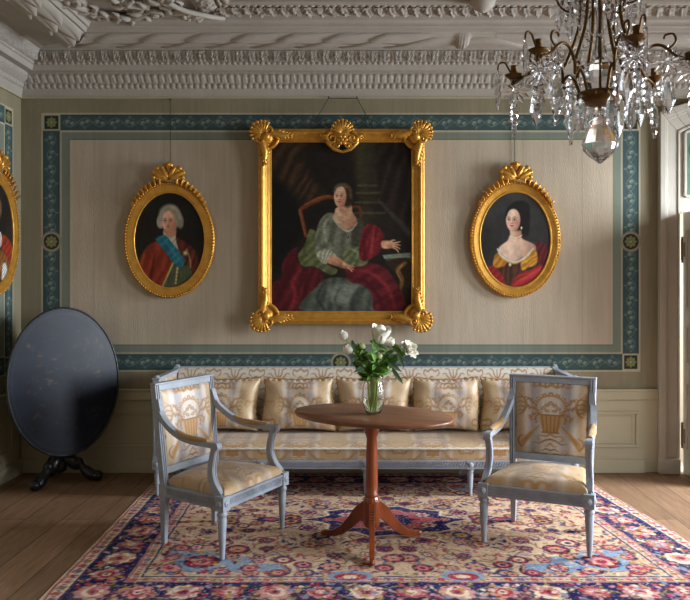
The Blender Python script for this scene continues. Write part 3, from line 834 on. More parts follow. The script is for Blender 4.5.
# frame rails
def sofa_frame():
    mb = MB()
    mb.box(-SX, SX, SY0, SY0 + 0.035, 0.205, 0.268)
    mb.box(-SX, SX, SY1 - 0.035, SY1, 0.205, 0.268)
    for s in (-1, 1): mb.box(min(s * SX, s * (SX - 0.035)), max(s * SX, s * (SX - 0.035)), SY0 + 0.035, SY1 - 0.035, 0.205, 0.268)
    return mb
W2(sofa_frame().build('seat_frame', M['grey_wood'], sofa, bevel=0.004))
mb = MB()                                              # carved chain along the front rail
for k in range(150):
    x = -SX + 0.06 + (2 * SX - 0.12) * k / 149
    mb.bar((x - 0.007, SY0 - 0.004, 0.222), (x + 0.007, SY0 - 0.004, 0.252), 0.009, 0.012, up=(0, 1, 0))
mb.box(-SX, SX, SY0 - 0.005, SY0, 0.256, 0.266); mb.box(-SX, SX, SY0 - 0.005, SY0, 0.206, 0.215)
W2(mb.build('rail_carving', M['grey_wood'], sofa))
LEG = [(0.010, 0.0), (0.015, 0.012), (0.014, 0.02), (0.024, 0.16), (0.021, 0.172), (0.028, 0.18), (0.028, 0.19), (0.022, 0.197), (0.024, 0.205)]
for k in range(5):
    x = -SX + 0.03 + k * (2 * SX - 0.06) / 4
    mb = MB(); mb.lathe(LEG, 20, (x, SY0 + 0.022, 0), flute=10, famp=0.12)
    mb.box(x - 0.03, x + 0.03, SY0 - 0.01, SY0 + 0.05, 0.203, 0.27); mb.ball((x, SY0 - 0.011, 0.236), 0.02, 0.008, 0.02, 12, 6)
    W2(mb.build('leg', M['grey_wood'], sofa))
for k in range(5):
    x = -SX + 0.03 + k * (2 * SX - 0.06) / 4
    mb = MB(); mb.hexa([(x - .014, SY1 - .036, 0), (x + .014, SY1 - .036, 0), (x + .014, SY1 - .008, 0), (x - .014, SY1 - .008, 0)],
                       [(x - .022, SY1 - .044, .206), (x + .022, SY1 - .044, .206), (x + .022, SY1, .206), (x - .022, SY1, .206)])
    W2(mb.build('leg', M['grey_wood'], sofa, bevel=0.003))
# corner posts with carved tops
for s in (-1, 1):
    mb = MB(); x = s * (SX - 0.024)
    mb.box(x - 0.024, x + 0.024, SY0 + 0.0, SY0 + 0.048, 0.268, 0.872)
    for q in (-0.011, 0.0, 0.011): mb.box(x + q - 0.003, x + q + 0.003, SY0 - 0.005, SY0, 0.30, 0.82)
    mb.box(x - 0.03, x + 0.03, SY0 - 0.006, SY0 + 0.054, 0.83, 0.84); mb.box(x - 0.03, x + 0.03, SY0 - 0.006, SY0 + 0.054, 0.872, 0.884)
    mb.lathe([(0.02, 0), (0.025, 0.006), (0.018, 0.012), (0.003, 0.02)], 12, (x, SY0 + 0.024, 0.884))
    W2(mb.build('corner_post', M['grey_wood'], sofa, bevel=0.003))
    mb = MB(); mb.box(x - 0.024, x + 0.024, SY1 - 0.048, SY1, 0.268, 0.90)
    mb.lathe([(0.02, 0), (0.025, 0.006), (0.018, 0.012), (0.003, 0.02)], 12, (x, SY1 - 0.024, 0.9))
    W2(mb.build('corner_post', M['grey_wood'], sofa, bevel=0.003))
    mb = MB(); mb.box(x - 0.022, x + 0.022, SY0 + 0.048, SY1 - 0.048, 0.856, 0.880); mb.box(x - 0.026, x + 0.026, SY0 + 0.048, SY1 - 0.048, 0.876, 0.886)
    W2(mb.build('side_rail', M['grey_wood'], sofa, bevel=0.004))
    mb = MB(); mb.box(x - 0.018, x + 0.018, SY0 + 0.048, SY1 - 0.048, 0.268, 0.30)
    W2(mb.build('lower_side_rail', M['grey_wood'], sofa, bevel=0.004))
    # upholstered side, both faces
    def sidefn(a, b, x=x):
        th = 2 * PI * a
        yy = np.interp(a, [0, .47, .5, .97, 1], [SY0 + .05, SY1 - .05, SY1 - .05, SY0 + .05, SY0 + .05])
        f = np.interp(a, [0, .03, .44, .5, .53, .94, 1], [0.004, 0.02, 0.02, 0.004, 0.02, 0.02, 0.004]) * np.where(a < 0.5, -1, 1)
        return x + f * (0.6 + 0.4 * np.sin(PI * b) ** 0.5), yy, 0.30 + 0.558 * b
    W2(cloth_grid('side_panel', sidefn, 130, 80, M['damask'], sofa, lambda a, b: damask(np.abs(a - 0.5) * 1.2, 0.3 + 0.558 * b + 0.25)))
mb = MB(); mb.box(-SX + 0.048, SX - 0.048, SY1 - 0.03, SY1, 0.862, 0.9)
W2(mb.build('top_rail', M['grey_wood'], sofa, bevel=0.004))
def backfn(a, b):
    x = (a * 2 - 1) * (SX - 0.05); z = 0.28 + 0.612 * b
    t = 0.075 * np.clip(1 - np.abs(2 * b - 1) ** 7, 0, 1) ** 0.5
    return x, SY1 - 0.03 - t, z
W2(cloth_grid('back_panel', backfn, 420, 84, M['damask'], sofa, lambda a, b: arabesque((a * 2 - 1) * (SX - 0.05), 0.612 * b + 0.115)))
# seat: flat box cushion with a front face and a braid along its edge
def seatfn(a, b):
    x = (a * 2 - 1) * (SX - 0.045)
    y = np.interp(b, [0, 0.14, 0.18, 1], [SY0 + 0.002, SY0 - 0.006, SY0 + 0.008, SY1 - 0.1])
    z = np.interp(b, [0, 0.06, 0.14, 0.18, 0.30, 0.6, 1], [0.268, 0.29, 0.352, 0.366, 0.385, 0.400, 0.402])
    e = np.clip((1 - np.abs(2 * a - 1)) * 60, 0, 1) ** 0.5
    return x, y, z - (1 - e) * 0.03 * (b > 0.15)
W2(cloth_grid('seat_cushion', seatfn, 430, 110, M['damask'], sofa, lambda a, b: damask((a * 2 - 1) * (SX - 0.045), b * 0.74 + 0.1, pv=0.5, tan=0.35)))
mb = MB(); n = 160
pts = [(-SX + 0.05 + (2 * SX - 0.1) * i / n, SY0 - 0.008, 0.357 + 0.002 * math.sin(i * 1.7)) for i in range(n + 1)]
mb.tube(pts, 0.009, 6)
for i in range(n): mb.bar(pts[i], (pts[i][0], pts[i][1], pts[i][2] - 0.013), 0.008, 0.006, up=(0, 1, 0), w2=0.003)
W2(mb.build('braid', M['braid'], sofa))

# ---- cushions along the back
def cushion(label, cx, w, h, seed, tilt=0.16, lean=0.0):
    r = random.Random(seed)
    e = thing('cushion', label, 'cushion', (cx, 6.16, 0.410), group='cushions along the sofa back')
    ph = [r.uniform(0, 6) for _ in range(6)]
    T = 0.085
    def fn(a, b):
        # a wraps once around the cushion: front and back faces joined at the seams
        fr = a < 0.5
        s = np.where(fr, a * 2, 2 - a * 2)
        c = 1.0
        pu = puff(s, b, 5)
        wr = 0.006 * np.sin(14 * s + 5 * b + ph[0]) * np.sin(9 * b + ph[1]) + 0.008 * (fbm(s * 4 + ph[2], b * 4 + ph[3], 3) - 0.45)
        sag = 1 - 0.10 * np.sin(PI * s) * (np.abs(2 * b - 1) ** 3) - 0.0
        wob = 0.012 * np.sin(5 * b + ph[4]) * (2 * s - 1)
        ruffle = np.where(b > 0.97, 0.008 * np.sin(70 * s + ph[5]), 0)
        x = (s - 0.5) * w * (1 - 0.05 * np.sin(PI * b)) + wob
        z = h * (b * sag + (1 - sag) * 0.5) + ruffle
        y = np.where(fr, -1, 1) * (T * pu + wr * pu) - 0.0
        # lean back on the sofa
        y2 = y * math.cos(tilt) + (z) * math.sin(tilt) - 0.02
        z2 = z * math.cos(tilt) - y * math.sin(tilt)
        x2 = x + z2 * lean
        return x2, y2, z2 - np.min(z2)
    def cf(a, b):
        fr = a < 0.5; s = np.where(fr, a * 2, 2 - a * 2)
        return damask((s - 0.5) * w + 0.02 * math.sin(seed), h * b + 0.15, pv=0.56, tan=0.22) * (1 - 0.0)
    cloth_grid('cover', fn, 150, 62, M['damask'], e, cf)
    # gathered edging
    mb = MB(); pts = []
    for (s0, b0, s1, b1) in ((0, 0, 0, 1), (0, 1, 1, 1), (1, 1, 1, 0), (1, 0, 0, 0)):
        for i in range(26):
            t = i / 26
            A = np.array([(s0 + (s1 - s0) * t) * 0.5]); B = np.array([b0 + (b1 - b0) * t])
            x, y, z = fn(np.clip(A, 0, 0.499), B); pts.append((float(x[0]), float(y[0]), 0.0))
            s = (s0 + (s1 - s0) * t); b = (b0 + (b1 - b0) * t)
            pts[-1] = (float(x[0]), h * b * math.sin(tilt) - 0.02, h * (b * (1 - 0.10 * math.sin(PI * s) * abs(2 * b - 1) ** 3) + 0.10 * math.sin(PI * s) * abs(2 * b - 1) ** 3 * 0.5) * math.cos(tilt) + 0.012)
    pts = [(p[0] + 0.004 * math.sin(i * 2.1), p[1] + 0.006 * math.sin(i * 2.6), p[2] + 0.004 * math.cos(i * 2.4)) for i, p in enumerate(pts)]
    mb.tube(pts, [0.007 + 0.003 * math.sin(i * 2.3) for i in range(len(pts))], 6)
    mb.build('piping', M['arm_silk'], e)
    return e
cl = ['silk damask cushion at the left end of the sofa, behind the left armchair',
      'plump damask cushion second from the left on the sofa, between left armchair and table',
      'damask cushion in the middle of the sofa, behind the glass vase',
      'damask cushion on the sofa just right of the flower vase, above the tabletop edge',
      'damask cushion at the right end of the sofa, half hidden by the right armchair']
for k, (xa, xb) in enumerate(((188, 258), (262, 336), (337, 411), (413, 480), (482, 552))):
    a = P(xa, 400, 6.12).x; b = P(xb, 400, 6.12).x
    cushion(cl[k], (a + b) / 2, b - a - 0.012, 0.42, k * 3 + 1, lean=(0.02, -0.02, 0.0, 0.01, -0.02)[k])

# ================================================================== armchairs
sofa.location.z += 0.0055
for o_ in list(COL.objects):
    if o_.name.startswith('cushion') and o_.type == 'EMPTY': o_.location.z += 0.0055
def make_chair(label, loc, face):
    th = math.atan2(face[0], -face[1])
    e = thing('armchair', label, 'armchair', loc, th, 'pair of grey-painted armchairs')
    G = M['grey_wood']
    FW, RW, D = 0.315, 0.245, 0.245       # half widths and half depth at the legs
    # front legs: turned, fluted, under a square block
    for s in (-1, 1):
        mb = MB(); o = (s * FW, -D, 0)
        mb.lathe([(0.011, 0), (0.016, 0.012), (0.014, 0.024), (0.016, 0.03), (0.027, 0.235), (0.022, 0.245), (0.031, 0.256), (0.031, 0.268), (0.023, 0.276), (0.028, 0.286)], 24, o, flute=12, famp=0.13)
        mb.box(s * FW - 0.031, s * FW + 0.031, -D - 0.031, -D + 0.031, 0.284, 0.368)
        mb.ball((s * FW, -D - 0.032, 0.326), 0.02, 0.008, 0.02, 12, 6); mb.ball((s * FW, -D - 0.036, 0.326), 0.008, 0.008, 0.008, 8, 5)
        mb.ball((s * (FW + 0.032), -D, 0.326), 0.008, 0.02, 0.02, 12, 6)
        leg = mb.build('leg', G, e)
    # rear legs and back posts
    BW, LEAN = 0.250, 0.062
    def post(z):                           # middle of the back posts
        t = max(0.0, (z - 0.36) / 0.605)
        return RW + (BW - RW) * min(1, z / 0.6) + 0.012 * t, D + 0.0 + LEAN * t ** 1.1
    for s in (-1, 1):
        mb = MB()
        mb.hexa([(s * RW - .014, D - .012, 0), (s * RW + .014, D - .012, 0), (s * RW + .014, D + .016, 0), (s * RW - .014, D + .016, 0)],
                [(s * RW - .023, D - .023, .29), (s * RW + .023, D - .023, .29), (s * RW + .023, D + .023, .29), (s * RW - .023, D + .023, .29)])
        mb.box(s * RW - 0.026, s * RW + 0.026, D - 0.026, D + 0.026, 0.288, 0.368)
        mb.build('leg', G, e, bevel=0.003)
        mb = MB(); zz = [0.366, 0.5, 0.65, 0.8, 0.968]
        for a, b in zip(zz, zz[1:]):
            xa, ya = post(a); xb, yb = post(b)
            w = 0.021
            mb.hexa([(s * xa - w, ya - .02, a), (s * xa + w, ya - .02, a), (s * xa + w, ya + .02, a), (s * xa - w, ya + .02, a)],
                    [(s * xb - w, yb - .02, b), (s * xb + w, yb - .02, b), (s * xb + w, yb + .02, b), (s * xb - w, yb + .02, b)])
            for q in (-0.008, 0.008):
                mb.hexa([(s * xa + q - .003, ya - .026, a), (s * xa + q + .003, ya - .026, a), (s * xa + q + .003, ya - .02, a), (s * xa + q - .003, ya - .02, a)],
                        [(s * xb + q - .003, yb - .026, b), (s * xb + q + .003, yb - .026, b), (s * xb + q + .003, yb - .02, b), (s * xb + q - .003, yb - .02, b)])
        mb.build('back_post', G, e, bevel=0.003)
    # rails of the back
    for nm, za, zb in (('back_rail', 0.425, 0.468), ('back_rail', 0.93, 0.968)):
        xa, ya = post(za); xb, yb = post(zb)
        mb = MB(); mb.hexa([(-xa, ya - .02, za), (xa, ya - .02, za), (xa, ya + .02, za), (-xa, ya + .02, za)], [(-xb, yb - .02, zb), (xb, yb - .02, zb), (xb, yb + .02, zb), (-xb, yb + .02, zb)])
        if za > 0.9: mb.hexa([(-xb - .024, yb - .026, zb), (xb + .024, yb - .026, zb), (xb + .024, yb + .024, zb), (-xb - .024, yb + .024, zb)], [(-xb - .022, yb - .024, zb + .012), (xb + .022, yb - .024, zb + .012), (xb + .022, yb + .022, zb + .012), (-xb - .022, yb + .022, zb + .012)])
        mb.build(nm, G, e, bevel=0.004)
    # upholstered back, front and rear faces
    def bf(a, b):
        s = np.where(a < 0.5, a * 2, 2 - a * 2); z = 0.466 + 0.466 * b
        t = (z - 0.36) / 0.605
        xm = RW + (BW - RW) + 0.012 * t - 0.019
        ym = D + LEAN * t ** 1.1
        p_ = puff(s, b, 6)
        return (s * 2 - 1) * xm, ym + np.where(a < 0.5, -1, 1) * (0.008 + 0.026 * p_), z
    cloth_grid('back_cushion', bf, 170, 90, M['damask'], e, lambda a, b: damask((np.where(a < 0.5, a * 2, 2 - a * 2) - 0.5) * 0.50, 0.03 + 0.54 * b, pu=0.62, pv=0.62, tan=0.12))
    # seat rails
    for nm, p0, p1 in (('seat_rail', (-FW, -D), (FW, -D)), ('seat_rail', (-RW, D), (RW, D)), ('seat_rail', (-FW, -D), (-RW, D)), ('seat_rail', (FW, -D), (RW, D))):
        mb = MB(); mb.bar((p0[0], p0[1], 0.326), (p1[0], p1[1], 0.326), 0.046, 0.07)
        d = Vector((p1[0] - p0[0], p1[1] - p0[1], 0)); L_ = d.length; d.normalize(); nn = Vector((d.y, -d.x, 0))
        mid = Vector(((p0[0] + p1[0]) / 2, (p0[1] + p1[1]) / 2, 0))
        if nn.dot(mid) < 0: nn = -nn
        nb = int((L_ - 0.08) / 0.017)
        for k in range(nb):
            c_ = Vector((p0[0], p0[1], 0)) + d * (0.04 + (L_ - 0.08) * (k + 0.5) / nb) + nn * 0.024
            mb.bar(c_ + d * -0.008 + Vector((0, 0, 0.312)), c_ + d * 0.008 + Vector((0, 0, 0.346)), 0.008, 0.008, up=nn)
        a_ = Vector((p0[0], p0[1], 0)) + d * 0.033 + nn * 0.024; b_ = Vector((p1[0], p1[1], 0)) - d * 0.033 + nn * 0.024
        for zz_ in (0.301, 0.354): mb.bar(a_ + Vector((0, 0, zz_)), b_ + Vector((0, 0, zz_)), 0.007, 0.007)
        mb.build(nm, G, e)
    # domed seat
    def sf(a, b):
        hw = (FW + 0.002) + (RW - FW) * b - 0.006
        x = (a * 2 - 1) * hw; y = -D - 0.012 + (2 * D + 0.0) * b
        ed = np.clip(1 - np.maximum(np.abs(2 * a - 1), np.abs(2 * b - 1)) ** 12, 0, 1) ** 0.5
        z = 0.362 + 0.052 * ed + 0.035 * np.clip((1 - (2 * a - 1) ** 2) * (1 - (2 * b - 1) ** 2), 0, 1) ** 0.8
        z = z + 0.004 * (fbm(a * 7, b * 7, 3) - 0.45) * ed
        return x, y, z
    cloth_grid('seat_cushion', sf, 110, 92, M['damask'], e, lambda a, b: damask((a - 0.5) * 0.62, 0.5 * b + 0.02, pu=0.62, pv=0.56, tan=0.5))
    # arms: sweep off the posts, run forward, end in a scroll over a curved support
    for s in (-1, 1):
        xa, ya = post(0.86); xb, yb = post(0.76)
        path = [(xa, ya - 0.012, 0.88), (xb + 0.012, yb - 0.035, 0.79), (0.285, 0.17, 0.722), (0.292, 0.075, 0.677), (0.298, -0.03, 0.658), (0.303, -0.13, 0.654), (0.305, -0.185, 0.65)]
        pts = [(s * p_[0], p_[1], p_[2]) for p_ in crom(path, 6)]
        mb = MB(); m = len(pts)
        for a, b in zip(pts, pts[1:]): mb.bar(a, b, 0.036, 0.034, up=(0, 0, 1) if abs((Vector(b) - Vector(a)).normalized().z) < 0.9 else (0, -1, 0))
        mb.tube([(s * 0.283, -0.195, 0.645), (s * 0.327, -0.195, 0.645)], 0.026, 16); mb.tube([(s * 0.279, -0.195, 0.645), (s * 0.331, -0.195, 0.645)], 0.011, 10)
        sp = crom([(0.304, -0.185, 0.635), (0.301, -0.168, 0.57), (0.302, -0.160, 0.50), (0.308, -0.178, 0.43), (0.315, -0.225, 0.366)], 6)
        w = np.interp(np.linspace(0, 1, len(sp)), [0, .5, 1], [0.032, 0.036, 0.052])
        for i in range(len(sp) - 1):
            mb.bar((s * sp[i][0], sp[i][1], sp[i][2]), (s * sp[i + 1][0], sp[i + 1][1], sp[i + 1][2]), 0.038, w[i], up=(0, 1, 0), w2=0.038, d2=w[i + 1])
            for q in (-0.01, 0.01):
                ww = w[i] / 2
                mb.bar((s * sp[i][0] + q, sp[i][1] - ww, sp[i][2]), (s * sp[i + 1][0] + q, sp[i + 1][1] - w[i + 1] / 2, sp[i + 1][2]), 0.006, 0.008, up=(0, 1, 0))
        arm = mb.build('arm', G, e, bevel=0.0)
        pad = crom([(0.287, 0.115, 0.712), (0.293, 0.04, 0.684), (0.299, -0.05, 0.678), (0.303, -0.135, 0.676)], 5)
        mb = MB(); m = len(pad)
        rr = [0.027 * max(0.25, math.sin(PI * (0.04 + 0.92 * i / (m - 1)))) ** 0.45 for i in range(m)]
        mb.tube([(s * p_[0], p_[1], p_[2] - 0.004) for p_ in pad], rr, 12, flat=0.72, up=(0, 0, 1))
        mb.build('arm_pad', M['arm_silk'], arm)
    return e
make_chair('grey armchair left of the table, turned to face right, gold damask seat', (-0.905, 4.815, 0.0055), (0.893, -0.45))
make_chair('grey armchair right of the table, facing the viewer, basket motif on its back', (1.113, 4.822, 0.0055), (-0.407, -0.914))

# ================================================================== oval pedestal table
tb = thing('pedestal_table', 'oval mahogany pedestal table standing on the rug before the sofa', 'table', (0.035, 4.675, 0.0055))
tb.rotation_euler = (0, 0, 0)
A0, B0_, AN = 0.525, 0.345, -0.55
def tabletop():
    mb = MB(); n = 96
    prof = [(0.90, 0.776), (0.965, 0.776), (0.985, 0.779), (0.998, 0.786), (1.0, 0.793), (0.994, 0.799), (0.985, 0.801), (0.6, 0.801), (0.02, 0.801)]
    vs = []
    for r, z in prof:
        for k in range(n):
            a = 2 * PI * k / n; vs.append((A0 * r * math.cos(a), B0_ * r * math.sin(a), z))
    fs = [(i * n + k, i * n + (k + 1) % n, (i + 1) * n + (k + 1) % n, (i + 1) * n + k) for i in range(len(prof) - 1) for k in range(n)]
    mb.add(vs, fs, True); mb.add(vs[:n], [tuple(reversed(range(n)))], False); mb.add(vs[-n:], [tuple(range(n))], False)
    return mb
top = tabletop().build('tabletop', M['table_top'], tb); top.rotation_euler = (0, 0, AN)
mb = MB(); mb.M = Matrix.Rotation(AN, 4, 'Z'); mb.box(-0.10, 0.10, -0.09, 0.09, 0.742, 0.776); mb.box(-0.3, 0.3, -0.1, -0.07, 0.752, 0.776); mb.box(-0.3, 0.3, 0.07, 0.1, 0.752, 0.776)
mb.build('tilting_block', M['mahogany'], tb, bevel=0.003)
mb = MB()
mb.lathe([(0.036, 0.29), (0.041, 0.30), (0.041, 0.312), (0.036, 0.32), (0.037, 0.38), (0.034, 0.56), (0.031, 0.65), (0.034, 0.66), (0.043, 0.685), (0.046, 0.70), (0.046, 0.735), (0.05, 0.744)], 32)
mb.build('column', M['mahogany'], tb)
mb = MB(); n = 6
mb.lathe([(0.02, 0.10), (0.044, 0.115), (0.048, 0.13), (0.05, 0.27), (0.045, 0.285), (0.036, 0.30)], 12, smooth=False)
mb.build('hub', M['mahogany'], tb)
for k, a in enumerate((-90, 30, 150)):
    R_ = Matrix.Rotation(math.radians(a), 4, 'Z')
    mb = MB(); mb.M = R_
    sp = crom([(0.03, 0, 0.215), (0.085, 0, 0.185), (0.15, 0, 0.115), (0.22, 0, 0.055), (0.29, 0, 0.028), (0.345, 0, 0.022)], 6); m = len(sp)
    h = np.interp(np.linspace(0, 1, m), [0, 0.3, 0.8, 1], [0.11, 0.07, 0.036, 0.034]); w = np.interp(np.linspace(0, 1, m), [0, 1], [0.036, 0.028])
    for i in range(m - 1): mb.bar(sp[i], sp[i + 1], w[i], h[i], up=(0, 0, 1), w2=w[i + 1], d2=h[i + 1])
    mb.ball((0.345, 0, 0.019), 0.026, 0.019, 0.018)
    mb.build('leg', M['mahogany'], tb, bevel=0.003)

# ================================================================== tilt-top table in the corner
tt_ = thing('tilt_top_table', 'black lacquered tripod table with its oval top tipped upright in the corner', 'table', (-2.43, 6.14, 0), math.radians(40))
# local: front is -y
a = np.linspace(0, 2 * PI, 121); r = np.linspace(0, 1, 46)
Ag, Rg = np.meshgrid(a, r, indexing='ij')
ra, rb = 0.425, 0.575
X = (Rg * ra * np.cos(Ag)).ravel(); Z = (Rg * rb * np.sin(Ag)).ravel()
p = Paint(X, Z, (30, 37, 52))
rr_ = random.Random(4)
for k in range(60):
    x = rr_.uniform(-0.3, 0.33); z = rr_.choice([0.3, 0.12, 0.05, -0.02, -0.12, -0.3, 0.2]) + rr_.uniform(-0.05, 0.05)
    c = rr_.choice([(112, 88, 70), (92, 66, 56), (120, 100, 78), (70, 64, 62)])
    p.ell(x, z, rr_.uniform(0.008, 0.028), rr_.uniform(0.004, 0.012), c, 0.006, rr_.uniform(0.3, 0.75), rot=rr_.uniform(-0.5, 0.5))
for k in range(22):
    x = rr_.uniform(-0.28, 0.28); z = rr_.uniform(-0.4, 0.4)
    p.stroke([(x, z), (x + rr_.uniform(-0.05, 0.05), z + rr_.uniform(0.0, 0.05)), (x + rr_.uniform(-0.06, 0.06), z + rr_.uniform(0.03, 0.08))], 0.004, (104, 84, 68), 0.004, 0.6)
p.ring(0, 0, 10, 1, (0, 0, 0), 1)
d_ = np.hypot(X / ra, Z / rb)
p.c[(d_ > 0.93) & (d_ < 0.945)] = np.array((48, 48, 52)) / 255
p.grain(0.3, 10, 10)
tilt = math.radians(-4)
topE = bpy.data.objects.new('tabletop', None); link(topE, tt_); topE.location = (0, -0.06, 0.82); topE.rotation_euler = (tilt, 0, 0)
fast_mesh('painted_top', np.stack([X, np.full(X.size, -0.012), Z], -1), quads(121, 46), M['black'], topE, col=p.c, smooth=False)
mb = MB(); n = 96
prof = [(0.0, -0.004), (0.0, -0.018), (0.006, -0.022), (0.014, -0.016), (0.016, 0.0), (0.010, 0.012), (-0.02, 0.014)]
vs = []
for k in range(n):
    an = 2 * PI * k / n
    for o, y in prof: vs.append(((ra + o) * math.cos(an), y, (rb + o) * math.sin(an)))
m = len(prof)
fs = [(k * m + i, ((k + 1) % n) * m + i, ((k + 1) % n) * m + i + 1, k * m + i + 1) for k in range(n) for i in range(m - 1)]
mb.add(vs, fs, True); mb.add([vs[k * m + m - 1] for k in range(n)], [tuple(range(n))], False)
mb.build('rim', M['black_wood'], topE)
mb = MB(); mb.box(-0.08, 0.08, 0.014, 0.045, -0.13, 0.13)
mb.build('tilting_block', M['black_wood'], topE, bevel=0.004)
mb = MB(); mb.lathe([(0.02, 0.075), (0.05, 0.09), (0.058, 0.13), (0.06, 0.20), (0.045, 0.24), (0.035, 0.26), (0.05, 0.29), (0.052, 0.32), (0.03, 0.36), (0.038, 0.45), (0.042, 0.55), (0.03, 0.66), (0.04, 0.69), (0.04, 0.72)], 20, (0, 0.055, 0))
mb.build('column', M['black_wood'], tt_)
for k, a_ in enumerate((-150, -30, 90)):
    mb = MB(); mb.M = Matrix.Translation((0, 0.03, 0)) @ Matrix.Rotation(math.radians(a_), 4, 'Z')
    sp = crom([(0.03, 0, 0.19), (0.07, 0, 0.185), (0.115, 0, 0.135), (0.15, 0, 0.135), (0.185, 0, 0.09), (0.225, 0, 0.06), (0.265, 0, 0.036)], 5); m = len(sp)
    rr2 = [0.043 + 0.010 * math.sin(i / m * 9.5) - 0.008 * i / m for i in range(m)]
    mb.tube(sp, rr2, 10, flat=1.1, up=(0, 1, 0))
    mb.ball((0.275, 0, 0.044), 0.05, 0.042, 0.044, 12, 8); mb.ball((0.13, 0, 0.155), 0.048, 0.042, 0.044, 10, 6); mb.ball((0.2, 0, 0.09), 0.04, 0.036, 0.036, 10, 6)
    mb.build('leg', M['black_wood'], tt_)
# ================================================================== the rug
RY0, RY1 = 3.74, 6.44
def rug_x(Y):
    xl = -1.639 + (-1.69 + 1.639) * (Y - 3.876) / 2.134
    xr = 2.004 + (1.813 - 2.004) * (Y - 4.75) / 1.27
    return xl, xr
def rug_paint(U, V, W_, L_):
    """U in -W/2..W/2, V in -L/2..L/2; four-fold symmetric drawing on |U|,|V| (metres*100)"""
    NAVY = (26, 28, 78); RED = (158, 42, 58); PINK = (202, 138, 138); BEIGE = (200, 174, 138); CRM = (226, 206, 178); SKY = (122, 152, 180); OLV = (136, 118, 70); ROSE = (172, 78, 84); OCH = (190, 150, 84)
    u = U * 100; v = V * 100
    u = u + 2.2 * (fbm(u * 0.11 + 40, v * 0.11 + 70, 3) - 0.45); v = v + 2.2 * (fbm(u * 0.11 + 90, v * 0.11 + 20, 3) - 0.45)
    p = Paint(u, v, CRM)
    hw, hl = W_ * 50, L_ * 50
    r = random.Random(21)
    s = 0.9
    def flower(x, y, R, c1, c2, c3, n=8, sq=1.0):
        p.ell(x, y, R * 1.12, R * sq * 1.12, (44, 36, 60), s)
        for q in range(n):
            a = 2 * PI * q / n
            p.ell(x + R * 0.66 * math.cos(a), y + R * sq * 0.66 * math.sin(a), R * 0.36, R * 0.30 * sq, c1, s, rot=a)
        p.ell(x, y, R * 0.62, R * sq * 0.62, c2, s); p.ell(x, y, R * 0.34, R * sq * 0.34, c3, s)
        p.ell(x, y, R * 0.14, R * sq * 0.14, (44, 36, 60), s)
    def small(x, y, R, c):
        for q in range(4): p.ell(x + R * 0.6 * math.cos(q * PI / 2 + .6), y + R * 0.6 * math.sin(q * PI / 2 + .6), R * 0.5, R * 0.42, c, s)
        p.ell(x, y, R * 0.3, R * 0.3, (44, 36, 60), s)
    # outer guard
    n_o = 9.5; nav = 9.5; nw = 25.0; ig = 7.5
    p.frame(-hw + 1.2, hw - 1.2, -hl + 1.2, hl - 1.2, 1.4, ROSE, s); p.frame(-hw + 9, hw - 9, -hl + 9, hl - 9, 1.2, NAVY, s)
    x1, y1 = hw - nav, hl - nav
    p.rect(-x1, x1, -y1, y1, NAVY, s)
    x2, y2 = x1 - nw, y1 - nw
    p.rect(-x2, x2, -y2, y2, (206, 182, 150), s); p.frame(-x2 + 1.0, x2 - 1.0, -y2 + 1.0, y2 - 1.0, 1.0, ROSE, s)
    x3, y3 = x2 - ig, y2 - ig
    p.frame(-x3, x3, -y3, y3, 1.4, NAVY, s)
    p.rect(-x3 + 0.7, x3 - 0.7, -y3 + 0.7, y3 - 0.7, (204, 174, 142), s)
    # guards: alternating small flowers
    def along(xe, ye, step, fn):
        n = int(2 * xe / step)
        for i in range(n + 1):
            x = -xe + 2 * xe * i / n
            fn(x, -ye, i); fn(x, ye, i)
        n = int(2 * ye / step)
        for i in range(1, n):
            y = -ye + 2 * ye * i / n
            fn(-xe, y, i); fn(xe, y, i)
    cols = [RED, (86, 92, 130), ROSE, OLV, PINK]
    along(hw - 5, hl - 5, 7.5, lambda x, y, i: small(x, y, 2.6, cols[i % 5]))
    along(hw - 5, hl - 5, 3.75, lambda x, y, i: p.ell(x, y, 1.0, 0.8, cols[(i * 3 + 1) % 5], s))
    along(x2 - 3.9, y2 - 3.9, 7.0, lambda x, y, i: small(x, y, 2.2, cols[(i + 2) % 5]))
    along(x2 - 3.9, y2 - 3.9, 3.5, lambda x, y, i: p.ell(x, y, 1.0, 0.8, (90, 80, 120) if i % 2 else ROSE, s))
    # main border: big rosettes linked by a vine with leaves
    xm, ym = x1 - nw / 2, y1 - nw / 2
    def vine(pts):
        p.stroke(pts, 1.3, OLV, s, sm=3)
    def bor(x, y, i):
        k = i % 4
        if k == 0: flower(x, y, 9.4, PINK, CRM, ROSE)
        elif k == 1: flower(x, y, 7.8, PINK, RED, CRM, 7)
        elif k == 2: flower(x, y, 9.0, CRM, PINK, RED, 9)
        else: flower(x, y, 7.6, ROSE, PINK, CRM, 7)
    for sg in (-1, 1):
        pts = [(-xm + t * 4.5, sg * ym + 7.5 * math.sin(t * 4.5 / 24 * PI)) for t in range(int(2 * xm / 4.5) + 1)]; vine(pts)
        pts = [(sg * xm + 7.5 * math.sin(t * 4.5 / 24 * PI), -ym + t * 4.5) for t in range(int(2 * ym / 4.5) + 1)]; vine(pts)
    along(xm, ym, 22, bor)
    def bits(x, y, i):
        hor = abs(abs(y) - ym) < 0.5
        for q in range(7):
            o = r.uniform(-11, 11); t = r.uniform(-5, 5)
            xx, yy = (x + t, y + o) if hor else (x + o, y + t)
            c = r.choice([ROSE, PINK, OLV, (120, 130, 160), OCH, RED, CRM])
            p.ell(xx, yy, r.uniform(1.2, 2.6), r.uniform(0.8, 1.5), c, s, rot=r.uniform(0, 3))
    along(xm, ym, 6.0, bits)
    # field: fill a quarter and mirror
    def m4(fn):
        for sx in (1, -1):
            for sy in (1, -1): fn(sx, sy)
